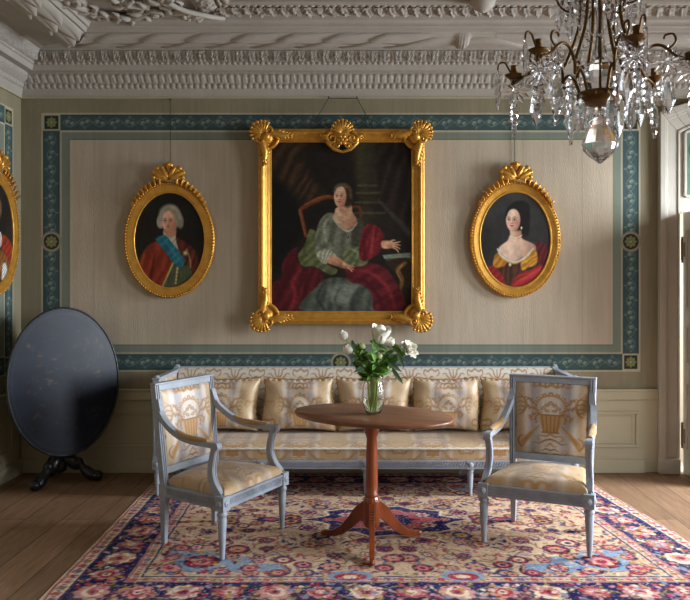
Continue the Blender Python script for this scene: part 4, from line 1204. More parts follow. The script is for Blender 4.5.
    # light blue corner pieces with lobed edge
    def corner(sx, sy):
        pts = [(x3 - 7, y3 - 50), (x3 - 16, y3 - 44), (x3 - 20, y3 - 36), (x3 - 32, y3 - 40), (x3 - 40, y3 - 28), (x3 - 54, y3 - 30), (x3 - 60, y3 - 18), (x3 - 74, y3 - 18), (x3 - 78, y3 - 7), (x3 - 50, y3 - 5), (x3 - 40, y3 - 12), (x3 - 28, y3 - 6), (x3 - 14, y3 - 9), (x3 - 12, y3 - 22), (x3 - 6, y3 - 32)]
        p.poly([(sx * a, sy * b) for a, b in pts], (150, 110, 100), s, sm=0)
        cx_, cy_ = x3 - 30, y3 - 24
        p.poly([(sx * (cx_ + (a - cx_) * 0.95), sy * (cy_ + (b - cy_) * 0.95)) for a, b in pts], SKY, s, sm=0)
        for a, b, R, c in ((x3 - 28, y3 - 22, 9, RED), (x3 - 56, y3 - 12, 5, ROSE), (x3 - 12, y3 - 44, 5, ROSE), (x3 - 12, y3 - 12, 6, PINK), (x3 - 44, y3 - 30, 4, OCH), (x3 - 72, y3 - 6, 4, RED), (x3 - 40, y3 - 8, 4.5, PINK), (x3 - 10, y3 - 28, 4, ROSE), (x3 - 20, y3 - 54, 4, OCH), (x3 - 60, y3 - 24, 3.4, PINK), (x3 - 84, y3 - 3, 3, OCH)):
            flower(sx * a, sy * b, R, c, PINK, RED, 7)
        for q in range(150):
            a = r.uniform(2, 80); b = r.uniform(2, 50)
            if a / 88 + b / 60 < 0.95: p.ell(sx * (x3 - a), sy * (y3 - b), r.uniform(1, 2.6), r.uniform(0.7, 1.6), r.choice([OCH, (206, 190, 150), NAVY, ROSE, (90, 116, 150), (206, 180, 140), RED]), s, rot=r.uniform(0, 3))
    # half arches along the long edges
    def half(sx, sy):
        x = 30.0
        p.ell(sx * x, sy * (y3 - 1), 12, 7.5, SKY, s); p.ell(sx * x, sy * y3, 8.5, 5, RED, s); p.ell(sx * x, sy * y3, 4, 2.6, CRM, s)
        for q in range(7): p.ell(sx * x + 13 * math.cos(q * PI / 6), sy * (y3 - 11 * math.sin(q * PI / 6)), 1.4, 1.1, ROSE if q % 2 else OCH, s)
    st = random.getstate()
    # scatter first, so corners and medallion lie over it
    F_ = []
    for q in range(90):
        F_.append((r.uniform(4, x3 - 5), r.uniform(4, y3 - 4), r.uniform(2.8, 7.0), r.choice([ROSE, RED, PINK, (70, 70, 124), PINK, ROSE, RED]), r.choice([CRM, PINK, OCH, NAVY]), r.choice([RED, NAVY, OCH])))
    keep = []
    for f in F_:
        if all(math.hypot(f[0] - g[0], f[1] - g[1]) > (f[2] + g[2]) * 1.15 for g in keep): keep.append(f)
    L2 = [(r.uniform(1, x3 - 2), r.uniform(1, y3 - 2), r.uniform(1.3, 3.0), r.uniform(0.7, 1.3), r.uniform(0, 3), r.choice([NAVY, ROSE, OLV, (120, 60, 60), (90, 104, 140), RED, (170, 120, 90), NAVY, (226, 210, 178)])) for _ in range(460)]
    V2_ = []
    for q in range(64):
        x = r.uniform(4, x3 - 8); y = r.uniform(4, y3 - 6); a = r.uniform(0, 2 * PI)
        V2_.append([(x, y), (x + 6 * math.cos(a), y + 6 * math.sin(a)), (x + 9 * math.cos(a + .9), y + 9 * math.sin(a + .9)), (x + 7 * math.cos(a + 1.9), y + 7 * math.sin(a + 1.9))])
    def sc(sx, sy):
        for pts in V2_: p.stroke([(sx * a, sy * b) for a, b in pts], 0.9, (110, 84, 66), s, sm=3)
        for x, y, a, b, ro, c in L2: p.ell(sx * x, sy * y, a, b, c, s, rot=ro * sx * sy)
        for x, y, R, c1, c2, c3 in keep: flower(sx * x, sy * y, R, c1, c2, c3, 6)
    m4(sc); m4(corner); m4(half)
    # centre medallion: lobed, navy, with pendants along the long axis
    med = [(58, 0), (46, 4), (38, 10), (40, 20), (30, 25), (22, 24), (14, 33), (0, 30)]
    full = med + [(-a, b) for a, b in reversed(med[:-1])] + [(-a, -b) for a, b in med[1:]] + [(a, -b) for a, b in reversed(med[1:-1])]
    p.poly([(a * 1.06, b * 1.06) for a, b in full], CRM, s, sm=0); p.poly(full, NAVY, s, sm=0)
    p.poly([(a * 0.74, b * 0.74) for a, b in full], (196, 150, 124), s, sm=0); p.poly([(a * 0.70, b * 0.70) for a, b in full], ROSE, s, sm=0)
    p.poly([(a * 0.42, b * 0.45) for a, b in full], NAVY, s, sm=0)
    flower(0, 0, 8, PINK, CRM, RED)
    for sx in (1, -1):
        flower(sx * 27, 11, 5, CRM, PINK, RED, 6); flower(sx * 27, -11, 5, CRM, PINK, RED, 6)
        flower(sx * 40, 0, 3.5, PINK, RED, CRM, 6)
        p.stroke([(sx * 58, 0), (sx * 70, 0)], 1.4, NAVY, s, sm=0)
        p.poly([(sx * 68, 0), (sx * 78, 6), (sx * 92, 0), (sx * 78, -6)], NAVY, s, sm=0); p.poly([(sx * 72, 0), (sx * 78, 3.4), (sx * 86, 0), (sx * 78, -3.4)], ROSE, s, sm=0)
    flower(0, 18, 5, PINK, CRM, RED, 6); flower(0, -18, 5, PINK, CRM, RED, 6)
    # wear and the mottling of hand-dyed wool
    n1 = fbm(u * 0.05 + 4, v * 0.05, 4) - 0.47; n2 = fbm(u * 0.9, v * 1.6, 2) - 0.4
    p.c *= (1 + 0.18 * n1 + 0.22 * n2)[:, None]
    # single knots of other wools
    ku = np.floor(u / 1.1).astype(int); kv = np.floor(v / 0.9).astype(int)
    kn = _lat[(ku * 7 + kv * 13) % 256, (ku * 3 - kv * 11) % 256]; kc = _lat[(ku * 5 + 3) % 256, (kv * 9 + 1) % 256]
    pal = np.array([(176, 60, 70), (40, 42, 92), (226, 206, 176), (206, 140, 140), (140, 126, 86), (110, 120, 160), (216, 184, 140)]) / 255
    kcol = pal[(kc * 6.99).astype(int)]
    am = np.where(kn > 0.86, 0.62, np.where(kn > 0.7, 0.25, 0.0))[:, None]
    p.c = p.c * (1 - am) + kcol * am
    fade = np.clip(0.06 + 0.4 * n1, 0, 0.25)[:, None]
    p.c = p.c * (1 - fade) + np.array((196, 172, 142)) / 255 * fade
    return np.clip(p.c, 0, 1)
nu, nv = 600, 430
A, B = np.meshgrid(np.linspace(0, 1, nu), np.linspace(0, 1, nv), indexing='ij'); A = A.ravel(); B = B.ravel()
Yr = RY0 + (RY1 - RY0) * B; xl, xr = rug_x(Yr)
wav = 0.008 * (fbm(B * 9, A * 0 + 2, 3) - 0.45)
Xr = xl + wav + (xr - xl) * A
Yr = Yr + 0.006 * np.sin(A * 9) * (1 - B)
Zr = 0.0032 + 0.002 * (fbm(Xr * 5, Yr * 5, 3) - 0.45)
RCY = 5.19
Vv = np.where(Yr < RCY, (Yr - RCY) / (RCY - RY0), (Yr - RCY) / (RY1 - RCY)) * 1.40
rug = thing('rug', 'large cream and navy floral oriental rug with a medallion, lying on the floorboards', 'rug', (0.2, 5.0, 0))
o = fast_mesh('pile', np.stack([Xr - 0.2, Yr - 5.0, Zr], -1), quads(nu, nv), M['rug'], rug, col=rug_paint((A - 0.5) * 3.66, Vv, 3.66, 2.8))
# sides of the rug and its fringe-like selvedge
mb = MB()
for sgn in (0, 1):
    pts = []
    for k in range(60):
        Y = RY0 + (RY1 - RY0) * k / 59; xa, xb = rug_x(Y); x = (xa if sgn == 0 else xb) + float(0.008 * (fbm(np.array([9 * k / 59]), np.array([2.0]), 3)[0] - 0.45))
        pts.append((x - 0.2 + (-0.006 if sgn == 0 else 0.006), Y - 5.0, 0.0024))
    mb = MB(); mb.tube(pts, 0.0024, 6, flat=0.9); mb.build('selvedge', M['fringe'], rug)
for yy, sg in ((RY0, -1), (RY1, 1)):
    mb = MB(); xa, xb = rug_x(yy)
    for k in range(260):
        x = xa + (xb - xa) * (k + 0.5) / 260 - 0.2; dx = random.uniform(-0.006, 0.006); l = random.uniform(0.02, 0.035)
        mb.bar((x, yy - 5.0, 0.003), (x + dx, yy - 5.0 + sg * l, 0.0022), 0.007, 0.003)
    mb.build('fringe', M['fringe'], rug)
# ================================================================== framed portraits
KY = 6.42                     # plane of the picture faces
def local(px, py, cx, cy, Y=KY):
    return ((px - cx) / F * Y, -(py - cy) / F * Y)
def folds(p, pts, col, dark, light, soft, n, ang, seed, wl=14):
    """drapery: a shape with painted folds"""
    p.poly(pts, col, soft, fold=(0.15, wl, ang))
    r = random.Random(seed); xs = [q[0] for q in pts]; ys = [q[1] for q in pts]
    return p
def face(p, x, y, w, h, skin, sh, turn=0, lips=(160, 84, 74), brow=(70, 48, 36)):
    """x,y centre; w,h half sizes; turn moves the features sideways"""
    p.ell(x, y, w, h, skin, w * 0.18, shade=(sh, x - w * 0.2, y, x + w * 1.15, y + h * 0.35))
    p.ell(x, y + h * 0.50, w * 0.70, h * 0.52, skin, w * 0.3, shade=(sh, x - w * 0.2, y, x + w * 1.0, y + h * 0.5))
    t = turn * w
    for s in (-1, 1):
        ex = x + t + s * w * 0.40
        p.stroke([(ex - w * .22, y - h * .22), (ex, y - h * .27), (ex + w * .22, y - h * .21)], h * 0.05, brow, h * .06, 0.8)
        p.ell(ex, y - h * .03, w * .24, h * .13, sh, h * .14, 0.75)
        p.ell(ex, y - h * .02, w * .15, h * .065, (206, 196, 182), h * .05, 0.9); p.ell(ex, y - h * .02, w * .075, h * .065, (40, 30, 26), h * .04)
        p.stroke([(ex - w * .18, y - h * .07), (ex, y - h * .105), (ex + w * .18, y - h * .06)], h * .035, (52, 34, 28), h * .04)
        p.ell(x + t * 0.5 + s * w * 0.5, y + h * .3, w * .26, h * .18, (196, 112, 92), h * .3, 0.45)
    nx = x + t * 1.15
    p.stroke([(nx + w * .10, y - h * .12), (nx + w * .16, y + h * .12), (nx + w * .12, y + h * .26)], w * .12, sh, w * .16, 0.7)
    p.ell(nx, y + h * .24, w * .15, h * .07, skin, w * .1); p.ell(nx + w * .06, y + h * .30, w * .17, h * .035, (110, 62, 50), h * .06, 0.75)
    p.stroke([(x + t - w * .24, y + h * .50), (x + t, y + h * .475), (x + t + w * .24, y + h * .495)], h * .06, lips, h * .05)
    p.stroke([(x + t - w * .14, y + h * .555), (x + t + w * .14, y + h * .555)], h * .06, lips, h * .06, 0.9, sm=0)
    p.stroke([(x + t - w * .25, y + h * .52), (x + t + w * .25, y + h * .515)], h * .022, (90, 42, 40), h * .03, sm=0)
    p.ell(x + t, y + h * .64, w * .2, h * .03, sh, h * .05, 0.6)
def hand(p, x, y, L, ang, skin, sh, spread=0.16, n=4):
    c, s = math.cos(ang), math.sin(ang)
    R_ = lambda a, b: (x + a * c - b * s, y + a * s + b * c)
    p.poly([R_(-L * .15, -L * .22), R_(L * .42, -L * .24), R_(L * .48, L * .2), R_(-L * .1, L * .2)], skin, L * .1, shade=(sh, *R_(0, -L * .2), *R_(L * .2, L * .4)))
    for k in range(n):
        o = (k - 1.5) / 1.5
        p.stroke([R_(L * .40, o * L * .18), R_(L * .72, o * L * .24 + spread * o * L * .2), R_(L * (1.0 - .1 * abs(o)), o * L * .26 + spread * o * L * .6 + L * .06)], [L * .13, L * .11, L * .06], skin, L * .07)
        if k: p.stroke([R_(L * .42, (o - .33) * L * .19), R_(L * .8, (o - .33) * L * .25)], L * .025, sh, L * .05, 0.8, sm=0)
    p.stroke([R_(0, -L * .15), R_(L * .26, -L * .38), R_(L * .48, -L * .42)], [L * .14, L * .12, L * .07], skin, L * .07)

# ---- the big seated portrait.  painted in units of a quarter photo pixel (cx, cy)
BX, BY = 341.5, 226.5
def big_paint(x, y):
    p = Paint(x, y, (30, 26, 21))
    i = slice(None)
    n = fbm(x * 0.008, y * 0.008, 4)
    p.c *= (0.75 + 0.55 * n)[:, None]
    # dim hall behind: brown curtain top left, column base and steps to the right
    p.poly([(28, -112), (190, -112), (150, -60), (190, 40), (240, 110), (170, 130), (90, 70), (40, 10)], (54, 38, 26), 40, 0.9, fold=(0.3, 40, 0.6))
    p.poly([(360, -112), (450, -112), (455, 90), (440, 150), (470, 190), (470, 240), (370, 250), (372, 180), (386, 130), (372, 60)], (62, 56, 38), 30, 0.85, shade=(38, 34, 26) and ((34, 31, 24), 380, 0, 480, 10))
    for yy, x0, x1 in ((62, 372, 450), (92, 366, 458), (130, 362, 470), (172, 360, 480)): p.stroke([(x0, yy), (x1, yy)], 7, (92, 84, 58), 8, 0.7, sm=0); 
    for yy, x0, x1 in ((74, 372, 450), (104, 366, 458), (142, 362, 470)): p.stroke([(x0, yy), (x1, yy)], 6, (34, 30, 22), 8, 0.7, sm=0)
    p.poly([(450, -112), (584, -112), (584, 250), (540, 200), (480, 150), (455, 60)], (36, 27, 22), 30, 0.9, fold=(0.25, 50, 0.3))
    p.stroke([(455, 120), (500, 170), (545, 215), (575, 250)], [6, 14, 20, 26], (70, 66, 56), 14, 0.7)
    p.poly([(28, 60), (120, 120), (150, 250), (80, 340), (28, 380)], (16, 16, 14), 40, 0.9)
    # chair back
    p.stroke([(164, 262), (150, 200), (142, 160), (170, 140), (215, 116), (262, 108), (290, 116)], [15, 15, 15, 18, 18, 16, 10], (104, 56, 30), 7)
    p.stroke([(160, 256), (146, 200), (138, 158)], 3, (160, 100, 60), 5, 0.7); p.stroke([(160, 138), (215, 112), (258, 103)], 4, (150, 92, 54), 5, 0.7)
    p.poly([(160, 170), (210, 140), (280, 126), (270, 230), (190, 280), (172, 250)], (24, 20, 18), 14, 0.9)
    p.stroke([(352, 148), (378, 150), (384, 190)], [10, 12, 8], (92, 48, 26), 7)
    # side table with marble top and gilt leg
    p.poly([(470, 340), (584, 330), (584, 352), (478, 356)], (116, 128, 110), 5, sm=0); p.poly([(478, 356), (584, 352), (584, 366), (490, 366)], (74, 66, 44), 5, sm=0)
    p.poly([(486, 366), (584, 366), (584, 564), (540, 560), (550, 470), (530, 420), (500, 390)], (44, 32, 22), 8)
    p.stroke([(560, 372), (532, 400), (548, 440), (540, 490), (556, 530)], [16, 20, 18, 12, 10], (118, 84, 42), 8, 0.85); p.stroke([(548, 380), (530, 410), (544, 440)], 4, (180, 140, 80), 5, 0.7)
    # crimson mantle, left side and lap
    folds(p, [(130, 310), (96, 330), (68, 380), (66, 430), (28, 460), (28, 564), (190, 564), (230, 500), (232, 420), (200, 390), (150, 388), (124, 350)], (78, 24, 28), 0, 0, 8, 0, 0.5, 1, 46)
    p.stroke([(120, 330), (84, 380), (96, 430), (60, 490), (50, 560)], [8, 14, 10, 14, 10], (60, 12, 22), 14, 0.7)
    p.stroke([(140, 400), (110, 450), (120, 500), (100, 560)], [8, 12, 14, 10], (146, 44, 52), 14, 0.6); p.stroke([(170, 410), (160, 470), (166, 540)], [8, 12, 12], (62, 12, 22), 12, 0.7)
    # grey-green silk skirt
    folds(p, [(235, 440), (300, 430), (400, 452), (440, 510), (446, 564), (150, 564), (170, 500), (205, 470)], (70, 76, 66), 0, 0, 8, 0, 0.35, 2, 52)
    p.poly([(262, 470), (330, 450), (372, 470), (350, 510), (320, 540), (262, 520)], (126, 132, 118), 24, 0.7)
    p.stroke([(230, 460), (210, 510), (240, 564)], [6, 14, 10], (40, 46, 42), 12, 0.8); p.stroke([(300, 470), (280, 520), (300, 564)], [5, 10, 8], (60, 68, 62), 10, 0.7); p.stroke([(380, 470), (350, 520), (352, 564)], [6, 16, 16], (44, 50, 46), 14, 0.8)
    # crimson mantle over the right lap
    folds(p, [(320, 400), (352, 384), (420, 372), (480, 392), (520, 440), (550, 500), (560, 564), (440, 564), (430, 500), (390, 460), (340, 446)], (86, 26, 32), 0, 0, 8, 0, 1.1, 3, 44)
    p.stroke([(350, 400), (420, 410), (490, 470), (520, 550)], [6, 14, 14, 10], (154, 48, 56), 14, 0.6); p.stroke([(340, 430), (400, 446), (450, 500), (470, 560)], [6, 12, 14, 10], (62, 12, 24), 12, 0.75)
    # green lining gathered behind the left arm
    folds(p, [(180, 236), (206, 250), (214, 300), (240, 370), (290, 400), (262, 420), (200, 388), (150, 384), (132, 340), (160, 300), (170, 260)], (88, 92, 58), 0, 0, 7, 0, 0.9, 4, 30)
    p.stroke([(176, 270), (160, 310), (150, 360)], [6, 10, 8], (66, 70, 42), 9, 0.7)
    # bodice and sleeve
    folds(p, [(262, 172), (300, 190), (352, 196), (384, 200), (392, 240), (380, 300), (372, 348), (300, 356), (256, 340), (240, 280), (226, 240)], (94, 96, 80), 0, 0, 6, 0, 0.2, 5, 60)
    p.poly([(352, 190), (392, 206), (396, 260), (384, 330), (356, 350), (344, 280)], (58, 58, 46), 14, 0.85)
    folds(p, [(262, 172), (232, 186), (212, 220), (200, 270), (202, 320), (220, 350), (262, 340), (278, 330), (262, 290), (256, 240)], (104, 106, 88), 0, 0, 6, 0, 0.7, 6, 34)
    p.stroke([(226, 226), (216, 270), (226, 320)], [6, 12, 8], (84, 86, 70), 9, 0.7); p.stroke([(244, 200), (236, 240), (246, 290)], [6, 12, 8], (160, 160, 138), 10, 0.6)
    # white ruffle at the elbow
    p.poly([(206, 330), (236, 318), (268, 324), (284, 346), (262, 356), (246, 376), (222, 366), (210, 350)], (146, 146, 126), 6, fold=(0.15, 14, 0.4))
    # neck and chest
    p.poly([(288, 150), (342, 142), (350, 168), (364, 190), (366, 214), (346, 234), (326, 240), (298, 222), (272, 192), (278, 172)], (198, 160, 128), 6, shade=((150, 104, 78), 300, 170, 366, 200))
    p.poly([(302, 138), (340, 130), (344, 168), (318, 182), (298, 168)], (176, 132, 102), 8)
    p.stroke([(270, 190), (296, 224), (326, 244), (348, 238), (368, 212)], [5, 7, 7, 6, 4], (170, 168, 150), 5, 0.9)
    p.ell(332, 266, 4, 6, (40, 34, 30), 4); p.ell(331, 264, 1.6, 2, (210, 200, 170), 2)
    # hair and face
    p.ell(312, 94, 36, 42, (74, 60, 46), 8); p.ell(330, 110, 22, 40, (46, 36, 28), 10)
    face(p, 301, 106, 25, 42, (214, 172, 140), (150, 100, 76), -0.16)
    p.stroke([(276, 88), (286, 66), (312, 58), (336, 72), (344, 110)], [7, 12, 13, 13, 9], (84, 68, 52), 8, 0.9); p.stroke([(284, 72), (306, 62), (326, 70)], 4, (122, 106, 84), 6, 0.6)
    # forearms and hands
    p.poly([(252, 350), (276, 342), (322, 368), (336, 384), (322, 396), (284, 384), (252, 372)], (198, 150, 116), 6, shade=((140, 92, 68), 280, 350, 290, 392))
    hand(p, 316, 378, 44, 0.30, (204, 156, 122), (130, 84, 62))
    folds(p, [(322, 316), (362, 304), (400, 330), (412, 366), (392, 384), (352, 384), (316, 366), (308, 340)], (92, 98, 68), 0, 0, 6, 0, 0.7, 8, 26)
    p.stroke([(330, 330), (350, 356), (390, 372)], [4, 9, 6], (66, 74, 48), 8, 0.7); p.stroke([(340, 316), (372, 330), (398, 356)], [4, 9, 6], (160, 168, 128), 8, 0.6)
    folds(p, [(394, 232), (412, 216), (450, 226), (470, 250), (478, 286), (462, 326), (430, 352), (392, 366), (376, 340), (380, 290)], (100, 30, 35), 0, 0, 6, 0, 0.4, 9, 34)
    p.stroke([(408, 236), (394, 290), (400, 350)], [6, 14, 8], (70, 14, 26), 10, 0.7); p.stroke([(436, 236), (430, 280), (424, 330)], [5, 12, 8], (176, 62, 66), 10, 0.65)
    p.poly([(466, 286), (494, 282), (512, 292), (504, 312), (470, 312)], (200, 150, 118), 6)
    hand(p, 494, 298, 50, 0.16, (208, 160, 126), (134, 86, 62), 0.3)
    p.grain(0.22, 0.05, 0.05)
    p.c *= (0.80 + 0.42 * fbm(x * 0.06 + y * 0.05, y * 0.16 - x * 0.05, 3))[:, None]
    return np.clip(p.c, 0, 1)
loc = P(BX, BY, KY)
big = thing('framed_portrait', 'large portrait of a seated woman in crimson mantle, rectangular gilt frame, above the sofa', 'painting', (loc.x, WB - 0.01, loc.z))
FY = KY - (WB - 0.01)          # face plane in the thing's own space
x0, z1 = local(271.2, 142.0, BX, BY); x1, z0 = local(411.8, 311.6, BX, BY)
nu, nv = 360, 430
A, B = np.meshgrid(np.linspace(x0 - 0.005, x1 + 0.005, nu), np.linspace(z0 - 0.005, z1 + 0.005, nv), indexing='ij'); A = A.ravel(); B = B.ravel()
px = BX + A * F / KY; py = BY - B * F / KY
fast_mesh('canvas', np.stack([A, np.full(A.size, FY), B], -1), quads(nu, nv), M['canvas'], big, col=big_paint((px - 265) * 4, (py - 170) * 4), smooth=False)
mb = MB(); mb.box(x0 - 0.02, x1 + 0.02, FY + 0.004, -0.012, z0 - 0.02, z1 + 0.02); mb.build('stretcher', M['mahogany'], big)
# moulded frame: (outward from the opening, forward from the canvas)
def frame_sweep(corners, prof):
    mb = MB(); n = len(corners); m = len(prof); vs = []
    for k in range(n):
        (xc, zc_, dx, dz) = corners[k]
        for o, y in prof: vs.append((xc + dx * o, FY - y, zc_ + dz * o))
    for k in range(n):
        k2 = (k + 1) % n
        mb_f = [(k * m + i, k2 * m + i, k2 * m + i + 1, k * m + i + 1) for i in range(m - 1)]
        q = [vs[k * m + i] for i in range(m)] + [vs[k2 * m + i] for i in range(m)]
        mb.add(q, [(i, m + i, m + i + 1, i + 1) for i in range(m - 1)], False)
    return mb
prof = [(-0.004, -0.002), (-0.004, 0.008), (0.006, 0.012), (0.012, 0.009), (0.018, 0.014), (0.03, 0.018), (0.05, 0.030), (0.062, 0.043), (0.074, 0.047), (0.084, 0.042), (0.09, 0.034), (0.096, 0.036), (0.104, 0.030), (0.106, 0.0), (0.106, -0.06)]
c4 = [(x0, z0, -1, -1), (x1, z0, 1, -1), (x1, z1, 1, 1), (x0, z1, -1, 1)]
frame_sweep(c4, prof).build('frame_moulding', M['gold'], big)
def shell(mb, c, ang, R, n=9, spread=1.15, y=0.0, thick=0.022):
    """fan of lobes opening towards ang"""
    for k in range(n):
        a = ang + spread * (2 * k / (n - 1) - 1)
        r = R * (1 - 0.13 * abs(2 * k / (n - 1) - 1))
        R_ = Matrix.Rotation(-a, 3, 'Y')
        mb.ball((c[0] + r * 0.52 * math.cos(a), y - 0.012, c[1] + r * 0.52 * math.sin(a)), r * 0.52, thick, r * 0.135 + 0.002, 10, 7, R_)
        mb.ball((c[0] + r * 0.93 * math.cos(a), y - 0.014, c[1] + r * 0.93 * math.sin(a)), r * 0.13, thick * 0.8, r * 0.15, 8, 5, R_)
def volute(mb, c, r0, a0, sg, w, y, turns=1.4):
    pts = []; rr = []
    for i in range(34):
        t = i / 33; r = r0 * (1 - 0.85 * t); a = a0 + sg * 2 * PI * turns * t
        pts.append((c[0] + r * math.cos(a), y - 0.012 * t, c[1] + r * math.sin(a))); rr.append(w * (1 - 0.35 * t))
    mb.tube(pts, rr, 8)
def acleaf(mb, a, b, w, y, n=4, side=1):
    a = Vector((a[0], a[1])); b = Vector((b[0], b[1])); d = (b - a); L = d.length; d.normalize(); nn = Vector((-d.y, d.x)) * side
    mb.tube([(a.x, y, a.y), ((a.x + b.x) / 2 + nn.x * w * .2, y - 0.018, (a.y + b.y) / 2 + nn.y * w * .2), (b.x, y - 0.004, b.y)], [w * 0.5, w * 0.42, w * 0.1], 8)
    for k in range(n):
        t = (k + 0.5) / n; c = a + d * (L * t); s = w * (1.0 - 0.65 * t)
        for sg in (1, -0.6):
            an = math.atan2(d.y, d.x) + side * sg * 0.8
            R_ = Matrix.Rotation(-an, 3, 'Y')
            mb.ball((c.x + math.cos(an) * s * .55, y - 0.012, c.y + math.sin(an) * s * .55), s * 0.62, 0.014, s * 0.24, 8, 5, R_)
for (cx, cz, sx, sz) in ((x0, z1, -1, 1), (x1, z1, 1, 1), (x0, z0, -1, -1), (x1, z0, 1, -1)):
    mb = MB(); y = FY - 0.045
    o = (cx + sx * 0.045, cz + sz * 0.045)
    # quarter-round piece cutting the corner of the opening
    pts = []
    for i in range(13):
        a = i / 12 * PI / 2
        pts.append((cx + sx * 0.05 - sx * 0.115 * math.cos(a), y + 0.022, cz + sz * 0.05 - sz * 0.115 * math.sin(a)))
    mb.tube(pts, 0.014, 8); 
    pts2 = [(cx - sx * 0.002 - sx * 0.052 * math.cos(i / 12 * PI / 2) + sx * 0.05 * 0, FY - 0.012, cz - sz * 0.002 - sz * 0.052 * math.sin(i / 12 * PI / 2)) for i in range(13)]
    vs = [(q[0], FY - 0.012, q[2]) for q in pts] + [(cx + sx * 0.06, FY - 0.012, cz + sz * 0.06)]
    mb.add(vs, [(i, i + 1, 13) for i in range(12)], False)
    mb.ball((o[0], y + 0.012, o[1]), 0.075, 0.035, 0.075, 14, 8)
    shell(mb, (o[0] + sx * 0.012, o[1] + sz * 0.012), math.atan2(sz, sx), 0.122, 9, 1.2, y)
    volute(mb, (o[0] - sx * 0.03, o[1] + sz * 0.035), 0.042, 0.0 if sx > 0 else PI, sx * sz, 0.013, y - 0.012); volute(mb, (o[0] + sx * 0.035, o[1] - sz * 0.03), 0.042, PI / 2 * sz, -sx * sz, 0.013, y - 0.012)
    mb.ball((o[0] - sx * 0.012, y - 0.022, o[1] - sz * 0.012), 0.034, 0.026, 0.034, 10, 7)
    acleaf(mb, (o[0] - sx * 0.06, o[1] + sz * 0.022), (o[0] - sx * 0.225, o[1] + sz * 0.0), 0.066, y + 0.004, 5, sx * sz)
    acleaf(mb, (o[0] + sx * 0.022, o[1] - sz * 0.06), (o[0] + sx * 0.0, o[1] - sz * 0.245), 0.066, y + 0.004, 5, -sx * sz)
    mb.build('corner_ornament', M['gold'], big)
mb = MB(); c = (0.008, z1 + 0.065); y = FY - 0.045
shell(mb, (c[0], c[1] - 0.0), PI / 2, 0.115, 9, 1.25, y); mb.ball((c[0], y + 0.01, c[1] - 0.02), 0.085, 0.035, 0.07, 14, 8)
for s in (-1, 1):
    volute(mb, (c[0] + s * 0.085, c[1] - 0.045), 0.05, PI / 2, -s, 0.015, y - 0.01); volute(mb, (c[0] + s * 0.045, c[1] - 0.105), 0.032, -PI / 2, s, 0.012, y - 0.01)
    acleaf(mb, (c[0] + s * 0.11, c[1] - 0.05), (c[0] + s * 0.19, c[1] - 0.02), 0.04, y, 3, s)
    mb.tube([(c[0] + s * 0.115, y, c[1] - 0.01), (c[0] + s * 0.125, y - 0.01, c[1] - 0.08), (c[0] + s * 0.07, y - 0.01, c[1] - 0.135), (c[0], y, c[1] - 0.155)], [0.012, 0.016, 0.015, 0.012], 8)
for a_ in range(6): mb.ball((c[0] + 0.03 * math.cos(a_ * PI / 3), y - 0.028, c[1] - 0.06 + 0.03 * math.sin(a_ * PI / 3)), 0.02, 0.015, 0.016, 8, 6)
mb.ball((c[0], y - 0.036, c[1] - 0.06), 0.016); mb.build('crest_ornament', M['gold'], big)
mb = MB()
ztop = 3.155 - loc.z
mb.tube([(-0.28, -0.035, z1 + 0.09), (-0.11, -0.025, ztop)], 0.0028, 5); mb.tube([(0.28, -0.035, z1 + 0.09), (0.13, -0.025, ztop)], 0.0028, 5)
mb.tube([(-0.11, -0.025, ztop), (0.13, -0.025, ztop)], 0.0028, 5); mb.tube([(-0.11, -0.025, ztop), (-0.11, -0.025, ztop + 0.015)], 0.006, 6); mb.tube([(0.13, -0.025, ztop), (0.13, -0.025, ztop + 0.015)], 0.006, 6)
mb.build('hanging_wire', M['wire'], big)

